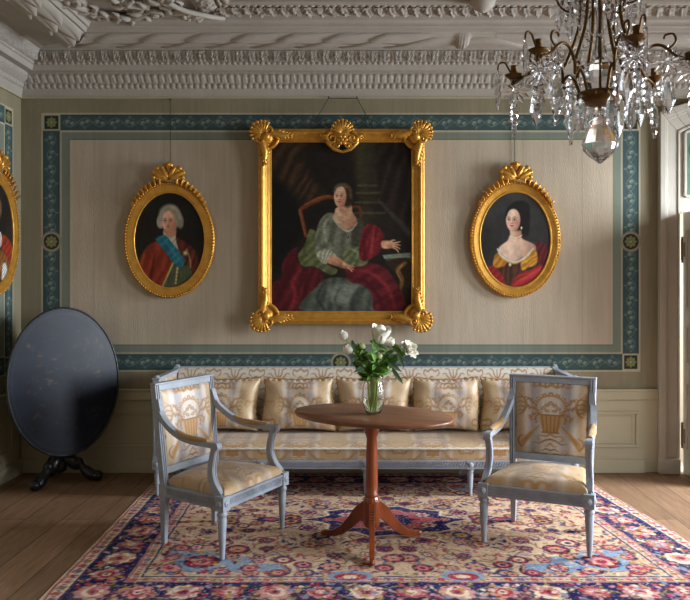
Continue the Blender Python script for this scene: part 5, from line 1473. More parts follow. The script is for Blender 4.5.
# ---- oval portraits: painted in crop units (3.75 per photo pixel)
def oval(label, loc, rotz, paint, ucx, ucy, wire_z):
    e = thing('oval_portrait', label, 'painting', loc, rotz, 'oval portraits in gilt frames')
    ra, rb = 0.295, 0.400             # opening
    fy = -0.035
    th = np.linspace(0, 2 * PI, 241); rr = np.linspace(0.0, 1.02, 150)
    A, R_ = np.meshgrid(th, rr, indexing='ij')
    X = (R_ * ra * np.cos(A)).ravel(); Z = (R_ * rb * np.sin(A)).ravel()
    k = F / 6.46 * 3.75
    fast_mesh('canvas', np.stack([X, np.full(X.size, fy), Z], -1), quads(241, 150), M['canvas'], e, col=paint(ucx + X * k, ucy - Z * k), smooth=False)
    prof = [(-0.004, -0.002), (-0.003, 0.007), (0.005, 0.010), (0.012, 0.006), (0.02, 0.008), (0.05, 0.013), (0.062, 0.017), (0.068, 0.014), (0.085, 0.012), (0.087, -0.03)]
    n = 120; m = len(prof); vs = []
    for q in range(n):
        a = 2 * PI * q / n
        nx, nz = math.cos(a) / ra, math.sin(a) / rb; L_ = math.hypot(nx, nz); nx /= L_; nz /= L_
        for o, y in prof: vs.append((ra * math.cos(a) + nx * o, fy - y, rb * math.sin(a) + nz * o))
    mb = MB(); mb.add(vs, [(q * m + i, ((q + 1) % n) * m + i, ((q + 1) % n) * m + i + 1, q * m + i + 1) for q in range(n) for i in range(m - 1)], True)
    mb.build('frame_moulding', M['gold'], e)
    def on(a, o):
        nx, nz = math.cos(a) / ra, math.sin(a) / rb; L_ = math.hypot(nx, nz)
        return ra * math.cos(a) + nx / L_ * o, rb * math.sin(a) + nz / L_ * o
    mb = MB()
    for q in range(110):
        x, z = on(2 * PI * q / 110, 0.076); mb.ball((x, fy - 0.014, z), 0.0095, 0.0095, 0.0095, 7, 5)
    mb.build('bead_moulding', M['gold'], e)
    # bow, tassel and pleated ribbons on top
    mb = MB(); y = fy - 0.008
    for s in (-1, 1):
        for i in range(8):
            a1 = PI / 2 - s * (0.17 + 0.098 * i); a2 = PI / 2 - s * (0.17 + 0.098 * (i + 1.05))
            h_ = 0.135 - 0.004 * i; yy0 = y - 0.002; yy1 = y - 0.034
            xi, zi = on(a1, 0.078); xa, za = on(a1, h_); xj, zj = on(a2, 0.074); xb, zb = on(a2, h_ - 0.022)
            mb.hexa([(xi, yy1, zi), (xj, yy0, zj), (xj, yy0 + 0.012, zj), (xi, yy1 + 0.016, zi)], [(xa, yy1, za), (xb, yy0, zb), (xb, yy0 + 0.012, zb), (xa, yy1 + 0.016, za)])
            xm_, zm_ = on(a1, 0.108)
            mb.tube([(xi, yy1, zi), (xm_, yy1 - 0.006, zm_), (xa, yy1, za)], [0.006, 0.009, 0.006], 6)
        zb_ = rb + 0.13
        for q, (an, L_, w_) in enumerate(((0.10, 0.135, 0.024), (0.42, 0.15, 0.026), (0.76, 0.145, 0.026), (1.06, 0.115, 0.022))):
            dx, dz = s * math.cos(an), math.sin(an)
            R2 = Matrix.Rotation(-math.atan2(dz, dx), 3, 'Y')
            mb.ball((dx * L_ * 0.52, y - 0.026 - 0.006 * (q % 2), zb_ - 0.02 + dz * L_ * 0.52), L_ * 0.5, 0.022, w_, 10, 7, R2)
            mb.ball((dx * L_ * 0.9, y - 0.030, zb_ - 0.02 + dz * L_ * 0.9), 0.02, 0.02, w_ * 0.9, 8, 6, R2)
    # ring and upright plume in the middle
    mb.tube([(0.036 * math.cos(2 * PI * i / 20), y - 0.03, rb + 0.125 + 0.032 * math.sin(2 * PI * i / 20)) for i in range(21)], 0.010, 8)
    mb.lathe([(0.03, 0.0), (0.034, 0.02), (0.026, 0.04), (0.036, 0.075), (0.044, 0.105), (0.04, 0.12), (0.01, 0.13)], 14, (0, y - 0.012, rb + 0.125), flute=7, famp=0.25, sy=0.55)
    mb.ball((0, y - 0.035, rb + 0.25 - 0.02), 0.014)
    mb.build('ribbon_crest', M['gold'], e)
    mb = MB(); mb.tube([(0, -0.012, rb + 0.2), (0, -0.012, wire_z - loc[2])], 0.0028, 5); mb.ball((0, -0.012, wire_z - loc[2]), 0.008)
    mb.build('hanging_wire', M['wire'], e)
    return e
def man_paint(x, y):
    p = Paint(x, y, (28, 25, 20)); p.c *= (0.7 + 0.6 * fbm(x * 0.012, y * 0.012, 4))[:, None]
    # coat
    p.poly([(100, 470), (112, 410), (140, 360), (180, 340), (206, 330), (240, 420), (232, 450), (196, 520), (110, 520)], (122, 46, 28), 6, fold=(0.12, 40, 0.3))
    p.poly([(250, 330), (290, 350), (320, 380), (330, 430), (316, 490), (290, 480), (280, 420), (256, 380)], (84, 36, 24), 8, fold=(0.2, 26, 0.5))
    p.stroke([(168, 392), (160, 440), (146, 500)], [5, 12, 10], (70, 24, 18), 9, 0.8); p.stroke([(128, 390), (116, 440), (112, 480)], [5, 10, 8], (186, 86, 52), 9, 0.6)
    # waistcoat
    p.poly([(236, 400), (270, 430), (300, 440), (306, 500), (250, 526), (196, 512), (226, 450)], (70, 74, 52), 6, fold=(0.08, 12, 0.2))
    p.stroke([(236, 424), (216, 470), (196, 512)], 5, (182, 160, 96), 4); p.stroke([(252, 440), (246, 500)], 5, (164, 148, 96), 5, sm=0)
    for q in range(5): p.ell(254 - q * 2, 444 + q * 14, 3, 3, (190, 170, 110), 3)
    p.stroke([(286, 372), (300, 410), (302, 440)], 5, (160, 140, 86), 5, 0.8)
    # cravat
    p.poly([(204, 300), (242, 310), (248, 340), (256, 376), (240, 372), (214, 336), (200, 318)], (168, 160, 136), 5, fold=(0.1, 10, 0.6))
    # blue sash
    p.poly([(170, 334), (204, 318), (226, 340), (282, 412), (262, 440), (236, 420), (204, 378)], (38, 98, 112), 5, fold=(0.1, 26, 0.9), sm=2)
    p.stroke([(206, 338), (240, 386), (268, 420)], [4, 8, 6], (66, 132, 140), 8, 0.5)
    p.ell(282, 386, 10, 10, (150, 134, 90), 5, 0.8); p.ell(282, 386, 4, 4, (200, 190, 150), 3)
    # wig, face
    p.ell(226, 254, 42, 46, (136, 126, 106), 10); p.ell(188, 268, 13, 24, (156, 146, 128), 6); p.ell(264, 268, 12, 26, (132, 122, 104), 6)
    p.poly([(204, 290), (244, 288), (246, 318), (222, 326), (206, 312)], (164, 118, 92), 6)
    face(p, 219, 266, 25, 38, (212, 164, 134), (150, 96, 74), -0.08)
    p.stroke([(186, 256), (194, 224), (222, 208), (250, 220), (262, 254)], [8, 12, 13, 12, 8], (164, 154, 132), 12, 0.8)
    p.stroke([(186, 258), (184, 280), (192, 290)], [9, 11, 6], (150, 140, 118), 9); p.stroke([(192, 244), (196, 262)], 7, (140, 130, 112), 6, 0.7, sm=0)
    p.grain(0.34, 0.10, 0.06); return np.clip(p.c, 0, 1)
def lady_paint(x, y):
    p = Paint(x, y, (52, 52, 50)); p.c *= (0.6 + 0.8 * fbm(x * 0.01 + 3, y * 0.01, 4))[:, None]
    p.poly([(284, 350), (320, 350), (334, 380), (324, 420), (300, 430), (286, 390)], (92, 30, 34), 10, fold=(0.2, 20, 0.3))
    # shoulders and chest
    p.poly([(190, 318), (224, 316), (236, 334), (276, 352), (286, 370), (270, 390), (240, 400), (200, 416), (168, 400), (146, 380), (150, 362), (178, 340)], (222, 190, 166), 6, shade=((170, 128, 106), 200, 350, 290, 380))
    p.poly([(192, 284), (228, 280), (230, 322), (210, 334), (190, 322)], (206, 168, 142), 6, shade=((158, 114, 92), 200, 300, 230, 300))
    p.stroke([(190, 322), (210, 330), (232, 320)], 3.5, (226, 206, 178), 3)
    # dress
    p.poly([(148, 384), (176, 414), (206, 420), (244, 402), (262, 392), (250, 440), (236, 510), (160, 510), (136, 440)], (70, 44, 32), 6, fold=(0.2, 20, 0.2))
    p.poly([(136, 390), (152, 388), (176, 414), (168, 432), (150, 440), (126, 440), (126, 412)], (170, 116, 40), 5, fold=(0.14, 18, 0.6))
    p.poly([(236, 406), (262, 380), (282, 374), (292, 402), (284, 432), (258, 440), (236, 452), (228, 430)], (184, 130, 44), 5, fold=(0.14, 18, 0.9))
    p.stroke([(146, 386), (170, 412), (204, 424), (240, 408), (268, 380)], [6, 9, 9, 9, 6], (206, 150, 60), 5, 0.8)
    p.stroke([(142, 372), (156, 396), (188, 416), (214, 418), (246, 402), (274, 370)], [7, 10, 9, 9, 9, 6], (206, 200, 186), 5, 0.9)
    p.ell(188, 430, 5, 6, (226, 206, 160), 3)
    # red shawl
    p.poly([(106, 436), (130, 440), (160, 470), (168, 510), (130, 506), (112, 470)], (136, 34, 36), 6, fold=(0.12, 20, 0.8))
    p.poly([(300, 428), (312, 440), (296, 480), (250, 512), (196, 512), (206, 480), (240, 456), (270, 446)], (150, 40, 40), 6, fold=(0.14, 22, 1.2))
    p.stroke([(220, 490), (262, 470), (300, 448)], [5, 10, 6], (212, 84, 74), 8, 0.7)
    # hair and face
    p.ell(218, 248, 46, 54, (26, 22, 22), 8); p.ell(246, 290, 16, 34, (28, 24, 24), 8); p.ell(228, 216, 34, 26, (30, 26, 25), 8)
    face(p, 200, 262, 27, 42, (226, 192, 168), (166, 120, 100), -0.2, (176, 70, 66))
    p.stroke([(174, 246), (182, 222), (206, 214), (230, 228), (236, 262)], [5, 8, 9, 12, 12], (30, 25, 24), 6)
    p.ell(231, 292, 3, 5, (220, 210, 196), 3)
    p.grain(0.28, 0.10, 0.06); return np.clip(p.c, 0, 1)
def third_paint(x, y):
    p = Paint(x, y, (34, 30, 26)); p.c *= (0.7 + 0.6 * fbm(x * 0.012 + 8, y * 0.012, 4))[:, None]
    p.poly([(100, 500), (110, 420), (150, 360), (200, 330), (250, 330), (300, 352), (340, 380), (350, 430), (320, 520), (110, 520)], (70, 44, 36), 8, fold=(0.2, 40, 0.3))
    p.poly([(262, 340), (310, 346), (352, 380), (356, 430), (330, 440), (300, 410), (270, 390)], (140, 48, 34), 6, fold=(0.14, 22, 0.9))
    p.poly([(250, 396), (300, 410), (330, 450), (310, 500), (270, 510), (250, 450)], (120, 76, 40), 6, fold=(0.2, 20, 0.5))
    p.poly([(276, 446), (300, 440), (312, 470), (296, 506), (272, 500)], (186, 186, 182), 6, fold=(0.25, 9, 0.8))
    p.poly([(206, 290), (244, 288), (250, 330), (226, 350), (204, 330)], (196, 152, 124), 6)
    p.poly([(190, 330), (226, 350), (262, 330), (270, 372), (226, 400), (186, 372)], (196, 190, 176), 6, fold=(0.16, 12, 0.5))
    p.ell(226, 248, 44, 50, (92, 70, 52), 8)
    face(p, 222, 264, 26, 40, (212, 168, 138), (150, 100, 78), 0.06)
    p.stroke([(188, 262), (196, 224), (226, 208), (254, 224), (262, 262)], [8, 13, 15, 13, 8], (104, 82, 62), 7)
    p.grain(0.34, 0.10, 0.06); return np.clip(p.c, 0, 1)
l = P(169.4, 240.2, 6.46)
oval('oval gilt portrait of a man in red coat and blue sash', (l.x, WB - 0.002, l.z), 0, man_paint, 223, 338, 3.15)
l = P(515.4, 239.6, 6.46)
oval('oval gilt portrait of a dark-haired woman in yellow dress and red shawl', (l.x, WB - 0.002, l.z), 0, lady_paint, 208, 336, 3.15)
oval('oval gilt portrait on the left wall, cut by the left edge of the photo', (WL + 0.002, 5.98, 1.99), PI / 2, third_paint, 226, 336, 3.15)

# ================================================================== vase with peonies
VX, VY, VZ = 0.045, 4.66, 0.8068
vase = thing('vase', 'clear glass vase of white peonies standing on the oval table', 'vase', (VX, VY, VZ))
mb = MB()
outer = [(0.030, 0.0), (0.042, 0.003), (0.056, 0.03), (0.068, 0.075), (0.072, 0.11), (0.068, 0.15), (0.058, 0.185), (0.054, 0.20), (0.057, 0.222), (0.062, 0.232)]
inner = [(0.059, 0.231), (0.0545, 0.222), (0.0515, 0.20), (0.0555, 0.185), (0.0655, 0.15), (0.0695, 0.11), (0.0655, 0.075), (0.0535, 0.032), (0.04, 0.010), (0.002, 0.009)]
n = 40; vs = []
prof = [(0.001, 0.0)] + outer + inner
for r, z in prof:
    for k in range(n): vs.append((r * math.cos(2 * PI * k / n), r * math.sin(2 * PI * k / n), z))
mb.add(vs, [(i * n + k, i * n + (k + 1) % n, (i + 1) * n + (k + 1) % n, (i + 1) * n + k) for i in range(len(prof) - 1) for k in range(n)])
mb.build('glass_body', M['glass'], vase)
mb = MB(); mb.lathe([(0.036, 0.0125), (0.0525, 0.034), (0.0638, 0.072), (0.0665, 0.088)], 32, (0, 0, 0)); mb.build('water', M['water'], vase)
def petal(mb, c, d, up, L_, W_, curl, n=5, m=5):
    """cupped petal from c along d"""
    c = Vector(c); d = Vector(d).normalized(); up = Vector(up); up = (up - d * up.dot(d)).normalized(); s = d.cross(up)
    vs = []
    for i in range(n):
        t = i / (n - 1); w = W_ * (math.sin(PI * min(0.97, 0.12 + 0.72 * t)) ** 0.8)
        for j in range(m):
            q = 2 * j / (m - 1) - 1
            vs.append(c + d * (L_ * t - 0.12 * L_ * q * q * t) + s * (w * q) + up * (curl * L_ * (t * t) + 0.35 * w * q * q))
    mb.add(vs, [(i * m + j, i * m + j + 1, (i + 1) * m + j + 1, (i + 1) * m + j) for i in range(n - 1) for j in range(m - 1)])
def fpt(x, y, dy=0.0):
    q = P(x, y, VY + dy); return Vector((q.x - VX, dy, q.z - VZ))
def stem_to(c, r=0.0035, base=None):
    c = Vector(c); b = base if base is not None else Vector((random.uniform(-0.03, 0.03), random.uniform(-0.03, 0.03), 0.016))
    top = Vector((c.x * 0.3, c.y * 0.3, 0.225)); lim = 0.04
    top.x = max(-lim, min(lim, top.x)); top.y = max(-lim, min(lim, top.y))
    return [Vector(q) for q in crom([b, (b + top) / 2 + Vector((0, 0, 0.0)), top, (top + c) / 2 + Vector((0, 0, 0.02)), c], 6)]
def leafblade(mb, base, tip, w, bend=0.02, twist=0.0):
    base = Vector(base); tip = Vector(tip); d = tip - base; L_ = d.length; d.normalize()
    s = d.cross(Vector((0, -1, 0.35))); 
    if s.length < 0.05: s = d.cross(Vector((1, 0, 0)))
    s.normalize(); s = Matrix.Rotation(twist, 3, d) @ s; u = s.cross(d)
    vs = []; n = 7
    for i in range(n):
        t = i / (n - 1); ww = w * (math.sin(PI * (0.03 + 0.96 * t ** 0.8)) ** 0.9)
        c = base + d * (L_ * t) + u * (bend * math.sin(PI * t))
        for q in (-1, -0.5, 0, 0.5, 1): vs.append(c + s * (ww * q) + u * (abs(q) * ww * 0.35))
    mb.add(vs, [(i * 5 + j, i * 5 + j + 1, (i + 1) * 5 + j + 1, (i + 1) * 5 + j) for i in range(n - 1) for j in range(4)])
def flower(kind, label, c, R, group=None):
    e = thing('peony', label, 'flower', (VX + c.x, VY + c.y, VZ + c.z), 0, group)
    ax = Vector((c.x * 0.9, c.y - 0.17, 0.16) if kind == 'open' else (c.x * 0.9, c.y - 0.05, 0.22)).normalized()
    side = ax.orthogonal().normalized(); oth = ax.cross(side)
    mb = MB()
    if kind == 'open':
        for ring, (n_, el, L_) in enumerate(((9, 0.0, 1.0), (8, 0.45, 0.95), (7, 0.85, 0.8), (6, 1.2, 0.65), (4, 1.45, 0.5))):
            for k in range(n_):
                a = 2 * PI * (k + 0.5 * (ring % 2)) / n_ + random.uniform(-.2, .2)
                rd = side * math.cos(a) + oth * math.sin(a)
                d = rd * math.cos(el) + ax * math.sin(el)
                petal(mb, rd * R * 0.05, d, ax - rd * 0.2, R * L_ * random.uniform(0.85, 1.1), R * 0.36, 0.25)
    elif kind == 'tulip':
        for ring, (n_, el, L_) in enumerate(((4, 1.20, 2.0), (4, 1.32, 1.9), (3, 1.45, 1.7))):
            for k in range(n_):
                a = 2 * PI * (k + 0.5 * ring) / n_
                rd = side * math.cos(a) + oth * math.sin(a)
                d = rd * math.cos(el) + ax * math.sin(el)
                petal(mb, rd * R * (0.42 - 0.1 * ring) - ax * R, d, -rd, R * L_, R * 0.8, -0.06, 7, 5)
        mb.ball((0, 0, -R * 0.05), R * 0.72, R * 0.72, R * 1.1, 12, 8)
    else:
        for ring, (n_, L_) in enumerate(((5, 1.75), (4, 1.6))):
            for k in range(n_):
                a = 2 * PI * (k + 0.5 * ring) / n_
                rd = side * math.cos(a) + oth * math.sin(a)
                petal(mb, rd * R * 0.25 - ax * R * 0.8, rd * 0.62 + ax, -rd, R * L_, R * 0.75, 0.42, 6, 5)
        mb.ball((0, 0, 0), R * 0.95, R * 0.95, R * 0.92, 12, 8)
    mb.build('petals', M['petal_bud'] if kind == 'green' else M['petal'], e)
    # green calyx and stem (the stem stands in the vase)
    mb = MB()
    for k in range(4):
        a = PI / 2 * k; rd = side * math.cos(a) + oth * math.sin(a)
        petal(mb, -ax * R * 0.9, rd * 0.8 + ax * 0.7, ax, R * 0.9, R * 0.3, 0.1)
    mb.ball(-ax * R * 0.85, R * 0.3)
    mb.build('calyx', M['leaf'], e)
    pts = stem_to(c - ax * R * 0.8); mb = MB(); mb.tube([q - c for q in pts], 0.0036, 7); st_ = mb.build('stem', M['stem'], e)
    # leaves on this stem
    m = len(pts)
    for k in range(6 if kind in ('open', 'tulip') else 4):
        i = int(m * (0.52 + 0.40 * k / 5)); b = pts[i] - c
        dx = random.choice((-1, 1)) * random.uniform(0.03, 0.08); tip = b + Vector((dx, random.uniform(-0.07, 0.04), random.uniform(0.0, 0.09)))
        mb = MB(); leafblade(mb, b, tip, random.uniform(0.014, 0.022), random.uniform(-0.02, 0.02), random.uniform(-0.8, 0.8))
        mb.build('leaf', M['leaf'], st_)
    return e
random.seed(12)
flower('tulip', 'tall cream-white half-opened bloom, the highest in the vase', fpt(380.6, 334, 0.0), 0.056)
flower('open', 'fully opened white peony at the right of the bouquet', fpt(408, 350, -0.02), 0.062)
flower('bud', 'round white bud at the upper left of the bouquet', fpt(343.5, 335.5, 0.01), 0.031)
flower('bud', 'white bud below and right of the top left bud, leaning left over the vase', fpt(348.3, 349.5, -0.02), 0.035)
flower('bud', 'white bud between the tall cream bloom and the opened peony', fpt(390.5, 342.5, 0.02), 0.029)
flower('green', 'small greenish bud left of the tall cream bloom', fpt(362.6, 346.5, -0.03), 0.019)
flower('green', 'small pale green bud low in the middle of the bouquet', fpt(379.4, 356, -0.06), 0.02)
# loose foliage of the bouquet
e = thing('foliage_sprig', 'dense dark green peony leaves filling the mouth of the vase', 'leaves', (VX, VY, VZ + 0.2))
for k in range(13):
    a = k * 2.4; R_ = random.uniform(0.05, 0.11); tp = Vector((R_ * math.cos(a), R_ * math.sin(a) * 0.8, random.uniform(0.08, 0.2)))
    mb = MB(); sp = crom([(0.015 * math.cos(a * 1.3), 0.015 * math.sin(a * 1.3), -0.185), (0.02 * math.cos(a), 0.02 * math.sin(a), 0.0), tuple(tp * 0.5 + Vector((0, 0, 0.02))), tuple(tp)], 5)
    mb.tube(sp, 0.0032, 6); st_ = mb.build('stem', M['stem'], e)
    for q in range(8):
        i = min(len(sp) - 1, int(len(sp) * (0.42 + 0.58 * q / 7))); b = Vector(sp[i])
        an = a + random.uniform(-1.7, 1.7); L_ = random.uniform(0.055, 0.095)
        mb = MB(); leafblade(mb, b, b + Vector((L_ * math.cos(an), L_ * math.sin(an) * 0.8, random.uniform(-0.035, 0.06))), random.uniform(0.012, 0.019), random.uniform(-0.015, 0.02), random.uniform(-0.9, 0.9))
        mb.build('leaf', M['leaf'], st_)
for (xa, ya, xb, yb) in ((392, 368, 403, 384), (388, 362, 402, 372), (398, 352, 404, 368), (352, 340, 356, 352), (362, 372, 356, 371), (368, 366, 353, 373)):
    mb = MB(); leafblade(mb, fpt(xa, ya, -0.05) - Vector((0, 0, 0.2)), fpt(xb, yb, -0.07) - Vector((0, 0, 0.2)), 0.014, 0.01, 0.3)
    tag(mb.build('leaf', M['leaf_pale'], e), 'pale green leaf')

# ================================================================== chandelier
HX, HY = 1.097, 3.6
def hz(y): return H + (CY - y) / F * HY
ch = thing('chandelier', 'brass chandelier hung with cut-glass drops, candle cups empty, hanging from the ceiling', 'chandelier', (HX, HY, hz(97)))
Z0 = hz(97)
def Lc(px, py): return ((px - 600) / F * HY, hz(py) - Z0)
K = HY / F
mb = MB()   # brass dish
mb.lathe([(0.012, -0.045), (0.05, -0.040), (0.09, -0.025), (0.102, -0.004), (0.104, 0.012), (0.098, 0.02), (0.09, 0.016), (0.06, 0.02), (0.02, 0.025)], 32)
for k in range(12): mb.ball((0.1 * math.cos(k * PI / 6), 0.1 * math.sin(k * PI / 6), 0.004), 0.012, 0.012, 0.012, 8, 5)
mb.build('dish', M['brass'], ch)
mb = MB(); mb.tube([(0, 0, -0.06), (0, 0, CEIL - Z0 - 0.42)], 0.007, 8); mb.build('stem', M['brass'], ch)
mb = MB()
for k in range(13):
    z = CEIL - Z0 - 0.42 + 0.03 * k
    R_ = Matrix.Rotation(k * PI / 2, 3, 'Z')
    mb.tube([Vector((0, 0, z)) + R_ @ Vector((0.011 * math.cos(2 * PI * i / 10), 0, 0.02 * math.sin(2 * PI * i / 10))) for i in range(11)], 0.003, 5)
mb.build('chain', M['brass'], ch)
mb = MB(); mb.lathe([(0.004, -0.06), (0.03, -0.05), (0.055, -0.02), (0.06, 0.0)], 20, (0, 0, CEIL - Z0)); mb.build('ceiling_rose', M['brass'], ch)
# glass bulb and spindle around the stem
mb = MB(); mb.lathe([(0.02, 0.026), (0.05, 0.035), (0.078, 0.075), (0.084, 0.11), (0.07, 0.145), (0.04, 0.17), (0.022, 0.18)], 14, smooth=False, flute=7, famp=0.1); mb.build('glass_bulb', M['crystal'], ch)
mb = MB(); mb.lathe([(0.02, 0.18), (0.03, 0.20), (0.024, 0.24), (0.016, 0.32), (0.02, 0.40), (0.03, 0.43), (0.018, 0.47), (0.014, 0.56), (0.028, 0.60), (0.012, 0.64)], 10, smooth=False); mb.build('glass_spindle', M['crystal'], ch)
mb = MB(); mb.lathe([(0.012, -0.047), (0.026, -0.052), (0.03, -0.062), (0.016, -0.078), (0.03, -0.098), (0.052, -0.116), (0.044, -0.134), (0.062, -0.16), (0.076, -0.19), (0.086, -0.222), (0.076, -0.25), (0.05, -0.278), (0.024, -0.298), (0.004, -0.312)], 16, (0, 0, 0), smooth=False, flute=8, famp=0.09); mb.build('glass_finial', M['crystal'], ch)
def drop_kite(w, h, t):
    """flat faceted kite-shaped drop hanging from the origin"""
    mb = MB(); zs_ = [0, -0.14 * h, -0.62 * h, -h]; ws = [0.06, 0.32, 0.5, 0.03]
    vs = []
    ring = 8
    for z, f in zip(zs_, ws):
        for k in range(ring):
            a = 2 * PI * (k + 0.5) / ring; vs.append((f * 2 * w / 2 * math.cos(a), f * 2 * t / 2 * math.sin(a), z))
    mb.add(vs, [(i * ring + k, i * ring + (k + 1) % ring, (i + 1) * ring + (k + 1) % ring, (i + 1) * ring + k) for i in range(3) for k in range(ring)], False)
    mb.add(vs[:ring], [tuple(reversed(range(ring)))], False); mb.add(vs[-ring:], [tuple(range(ring))], False)
    mb.ball((0, 0, 0.011), 0.009, 0.007, 0.009, 6, 4); mb.s[-24:] = [False] * 24
    return mb
def drop_leaf(w, h, t):
    """plume drop with a scalloped edge"""
    mb = MB(); n = 9; pts = []
    for i in range(n + 1):
        s_ = i / n; wd = w * 0.5 * math.sin(PI * min(1, 0.08 + 0.92 * s_ ** 0.75)) ** 0.7 * (1.14 if i % 2 else 0.86)
        pts.append((max(wd, 0.002), -h * s_))
    vs = []
    for x, z in pts: vs += [(-x, 0, z), (0, -t, z - 0.002), (x, 0, z), (0, t, z - 0.002)]
    mb.add(vs, [(i * 4 + k, i * 4 + (k + 1) % 4, (i + 1) * 4 + (k + 1) % 4, (i + 1) * 4 + k) for i in range(n) for k in range(4)], False)
    mb.add(vs[:4], [(3, 2, 1, 0)], False); mb.add(vs[-4:], [(0, 1, 2, 3)], False)
    mb.ball((0, 0, 0.010), 0.008, 0.006, 0.008, 6, 4); mb.s[-24:] = [False] * 24
    return mb
def rosette(R, n=12):
    """star of cut-glass spokes facing -y"""
    mb = MB()
    for k in range(n):
        a = 2 * PI * k / n; R_ = Matrix.Rotation(-a, 3, 'Y')
        q = [Vector((0.15 * R, 0, 0.0)), Vector((0.62 * R, -0.14 * R, 0)), Vector((0.62 * R, 0.02 * R, 0.17 * R)), Vector((0.62 * R, 0.06 * R, 0)), Vector((0.62 * R, 0.02 * R, -0.17 * R)), Vector((R, 0, 0))]
        mb.add([R_ @ v for v in q], [(0, 2, 1), (0, 1, 4), (0, 4, 3), (0, 3, 2), (5, 1, 2), (5, 4, 1), (5, 3, 4), (5, 2, 3)], False)
    mb.ball((0, -0.03 * R, 0), 0.24 * R, 0.16 * R, 0.24 * R, 8, 4); mb.s[-32:] = [False] * 32
    return mb
protos = {'kite': drop_kite(0.060, 0.15, 0.020), 'leaf': drop_leaf(0.056, 0.165, 0.012), 'star': rosette(0.075), 'long': drop_leaf(0.036, 0.18, 0.010), 'big': drop_kite(0.075, 0.17, 0.022), 'sstar': rosette(0.05, 10)}
names = {'kite': 'kite_drop', 'leaf': 'plume_drop', 'star': 'rosette', 'long': 'long_drop', 'big': 'pear_drop', 'sstar': 'rosette'}
meshes = {}
def hang(kind, loc, rz=0.0, rx=0.0, parent=None):
    if kind not in meshes:
        o = protos[kind].build(names[kind], M['crystal'], ch); meshes[kind] = o.data
    else:
        o = bpy.data.objects.new(names[kind], meshes[kind]); link(o, ch)
    o.location = loc; o.rotation_euler = (rx, 0, rz); return o
rz_ = lambda: random.uniform(-0.7, 0.7)
random.seed(5)
ZC = 2.62 - Z0              # candle cups
# cage: six ribs rising from the arms to the crown
for k in range(6):
    a = math.radians(34 + 60 * k); c_, s_ = math.cos(a), math.sin(a)
    pol = lambda r, z: (r * c_, r * s_, z)
    rib = crom([pol(0.10, 0.012), pol(0.145, 0.10), pol(0.150, 0.155), pol(0.185, 0.20), pol(0.145, 0.28), pol(0.105, 0.42), pol(0.115, 0.58), pol(0.075, 0.70)], 6) if False else crom([pol(0.168, 0.155), pol(0.135, 0.23), pol(0.100, 0.33), pol(0.088, 0.45), pol(0.10, 0.58), pol(0.07, 0.70)], 7)
    mb = MB(); mb.tube(rib, [0.008] * len(rib), 8); mb.build('cage_rib', M['brass'], ch)
    arm = crom([pol(0.09, 0.012), pol(0.115, 0.085), pol(0.150, 0.115), pol(0.172, 0.085), pol(0.176, 0.14), pol(0.215, 0.20), pol(0.27, 0.205), pol(0.335, 0.15), pol(0.39, 0.125), pol(0.415, ZC - 0.04), pol(0.41, ZC - 0.012)], 7)
    mb = MB(); mb.tube(arm, [0.0075] * len(arm), 8)
    cur = crom([pol(0.30, 0.185), pol(0.33, 0.215), pol(0.32, 0.25), pol(0.288, 0.25), pol(0.28, 0.232)], 6); mb.tube(cur, 0.0055, 7)
    cur = crom([pol(0.36, 0.135), pol(0.42, 0.16), pol(0.455, 0.215), pol(0.485, 0.215), pol(0.492, 0.185)], 6); mb.tube(cur, 0.0048, 7)
    ao = mb.build('arm', M['brass'], ch)
    mb = MB(); mb.lathe([(0.010, ZC - 0.02), (0.02, ZC - 0.016), (0.042, ZC - 0.002), (0.046, ZC + 0.004), (0.04, ZC + 0.006), (0.015, ZC + 0.006), (0.017, ZC + 0.014), (0.0155, ZC + 0.045), (0.018, ZC + 0.048), (0.012, ZC + 0.048), (0.011, ZC + 0.02)], 20, (0.41 * c_, 0.41 * s_, 0)); mb.build('candle_cup', M['brass'], ao)
    # drops: below the cup, on the arm, at the curls
    hang('star', pol(0.40, ZC - 0.075), rz_()); hang('leaf', pol(0.41, ZC - 0.135), rz_())
    hang('big', pol(0.30, 0.06), rz_()); hang('star', pol(0.30, 0.13), rz_()); hang('leaf', pol(0.205, 0.05), rz_())
    hang('kite', pol(0.135, -0.025), rz_()); hang('long', pol(0.492, 0.165), a)
    # upper tier on the ribs
    hang('star', pol(0.17, 0.55), rz_()); hang('leaf', pol(0.19, 0.50), rz_()); hang('leaf', pol(0.14, 0.45), rz_())
    up = crom([pol(0.088, 0.45), pol(0.14, 0.42), pol(0.19, 0.46), pol(0.2, 0.53), pol(0.165, 0.57), pol(0.15, 0.53)], 6)
    mb = MB(); mb.tube(up, 0.005, 7); mb.build('upper_scroll', M['brass'], ch)
mb = MB(); mb.lathe([(0.02, 0.66), (0.075, 0.68), (0.085, 0.705), (0.06, 0.73), (0.02, 0.76)], 24); mb.build('crown', M['brass'], ch)
mb = MB()
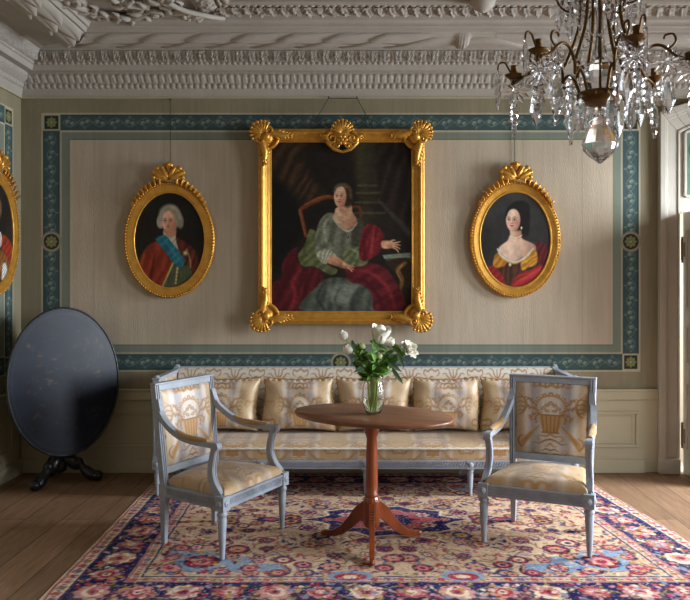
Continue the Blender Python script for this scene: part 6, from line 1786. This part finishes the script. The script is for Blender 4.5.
for k in range(6):
    a = math.radians(34 + 60 * k); b = math.radians(34 + 60 * (k + 1))
    A_ = Vector((0.105 * math.cos(a), 0.105 * math.sin(a), 0.31)); B_ = Vector((0.105 * math.cos(b), 0.105 * math.sin(b), 0.31))
    for i in range(9):
        t = i / 8; q = A_.lerp(B_, t); q.z -= 0.05 * math.sin(PI * t); mb.ball(q, 0.008, n=6, m=4)
mb.s = [False] * len(mb.s); mb.build('bead_garland', M['crystal'], ch)
# ================================================================== camera and light
cam = bpy.data.cameras.new('camera'); co = bpy.data.objects.new('camera', cam); COL.objects.link(co)
co.location = (0, 0, H); co.rotation_euler = (PI / 2, 0, 0)
cam.sensor_fit = 'HORIZONTAL'; cam.sensor_width = 36.0; cam.lens = F / 690 * 36.0
cam.shift_x = -(CX - 345) / 690.0; cam.shift_y = -(300 - CY) / 690.0
cam.clip_start = 0.05
bpy.context.scene.camera = co

def area(name, loc, rot, sx, sy, power, col):
    l = bpy.data.lights.new(name, 'AREA'); l.shape = 'RECTANGLE'; l.size = sx; l.size_y = sy
    l.energy = power; l.color = col
    o = bpy.data.objects.new(name, l); COL.objects.link(o); o.location = loc; o.rotation_euler = rot
    return o
for (y0, y1), pw in zip(WIN, (370, 200, 50)):
    area('daylight', (WR + 0.2, (y0 + y1) / 2, (WZ0 + WZ1) / 2), (0, PI / 2 - 0.55, 0), WZ1 - WZ0, y1 - y0, pw, (0.86, 0.93, 1.0)).data.spread = math.radians(140)
area('daylight_beyond', (4.7, 7.6, 1.6), (0, PI / 2, 0), 1.8, 1.0, 130, (1.0, 0.96, 0.9))

w = bpy.data.worlds.new('world'); bpy.context.scene.world = w; w.use_nodes = True
w.node_tree.nodes['Background'].inputs['Color'].default_value = (0.6, 0.75, 1, 1); w.node_tree.nodes['Background'].inputs['Strength'].default_value = 0.6
vs = bpy.context.scene.view_settings
vs.view_transform = 'Standard'; vs.look = 'None'; vs.gamma = 1.0; vs.use_curve_mapping = False
vs.exposure = -0.1
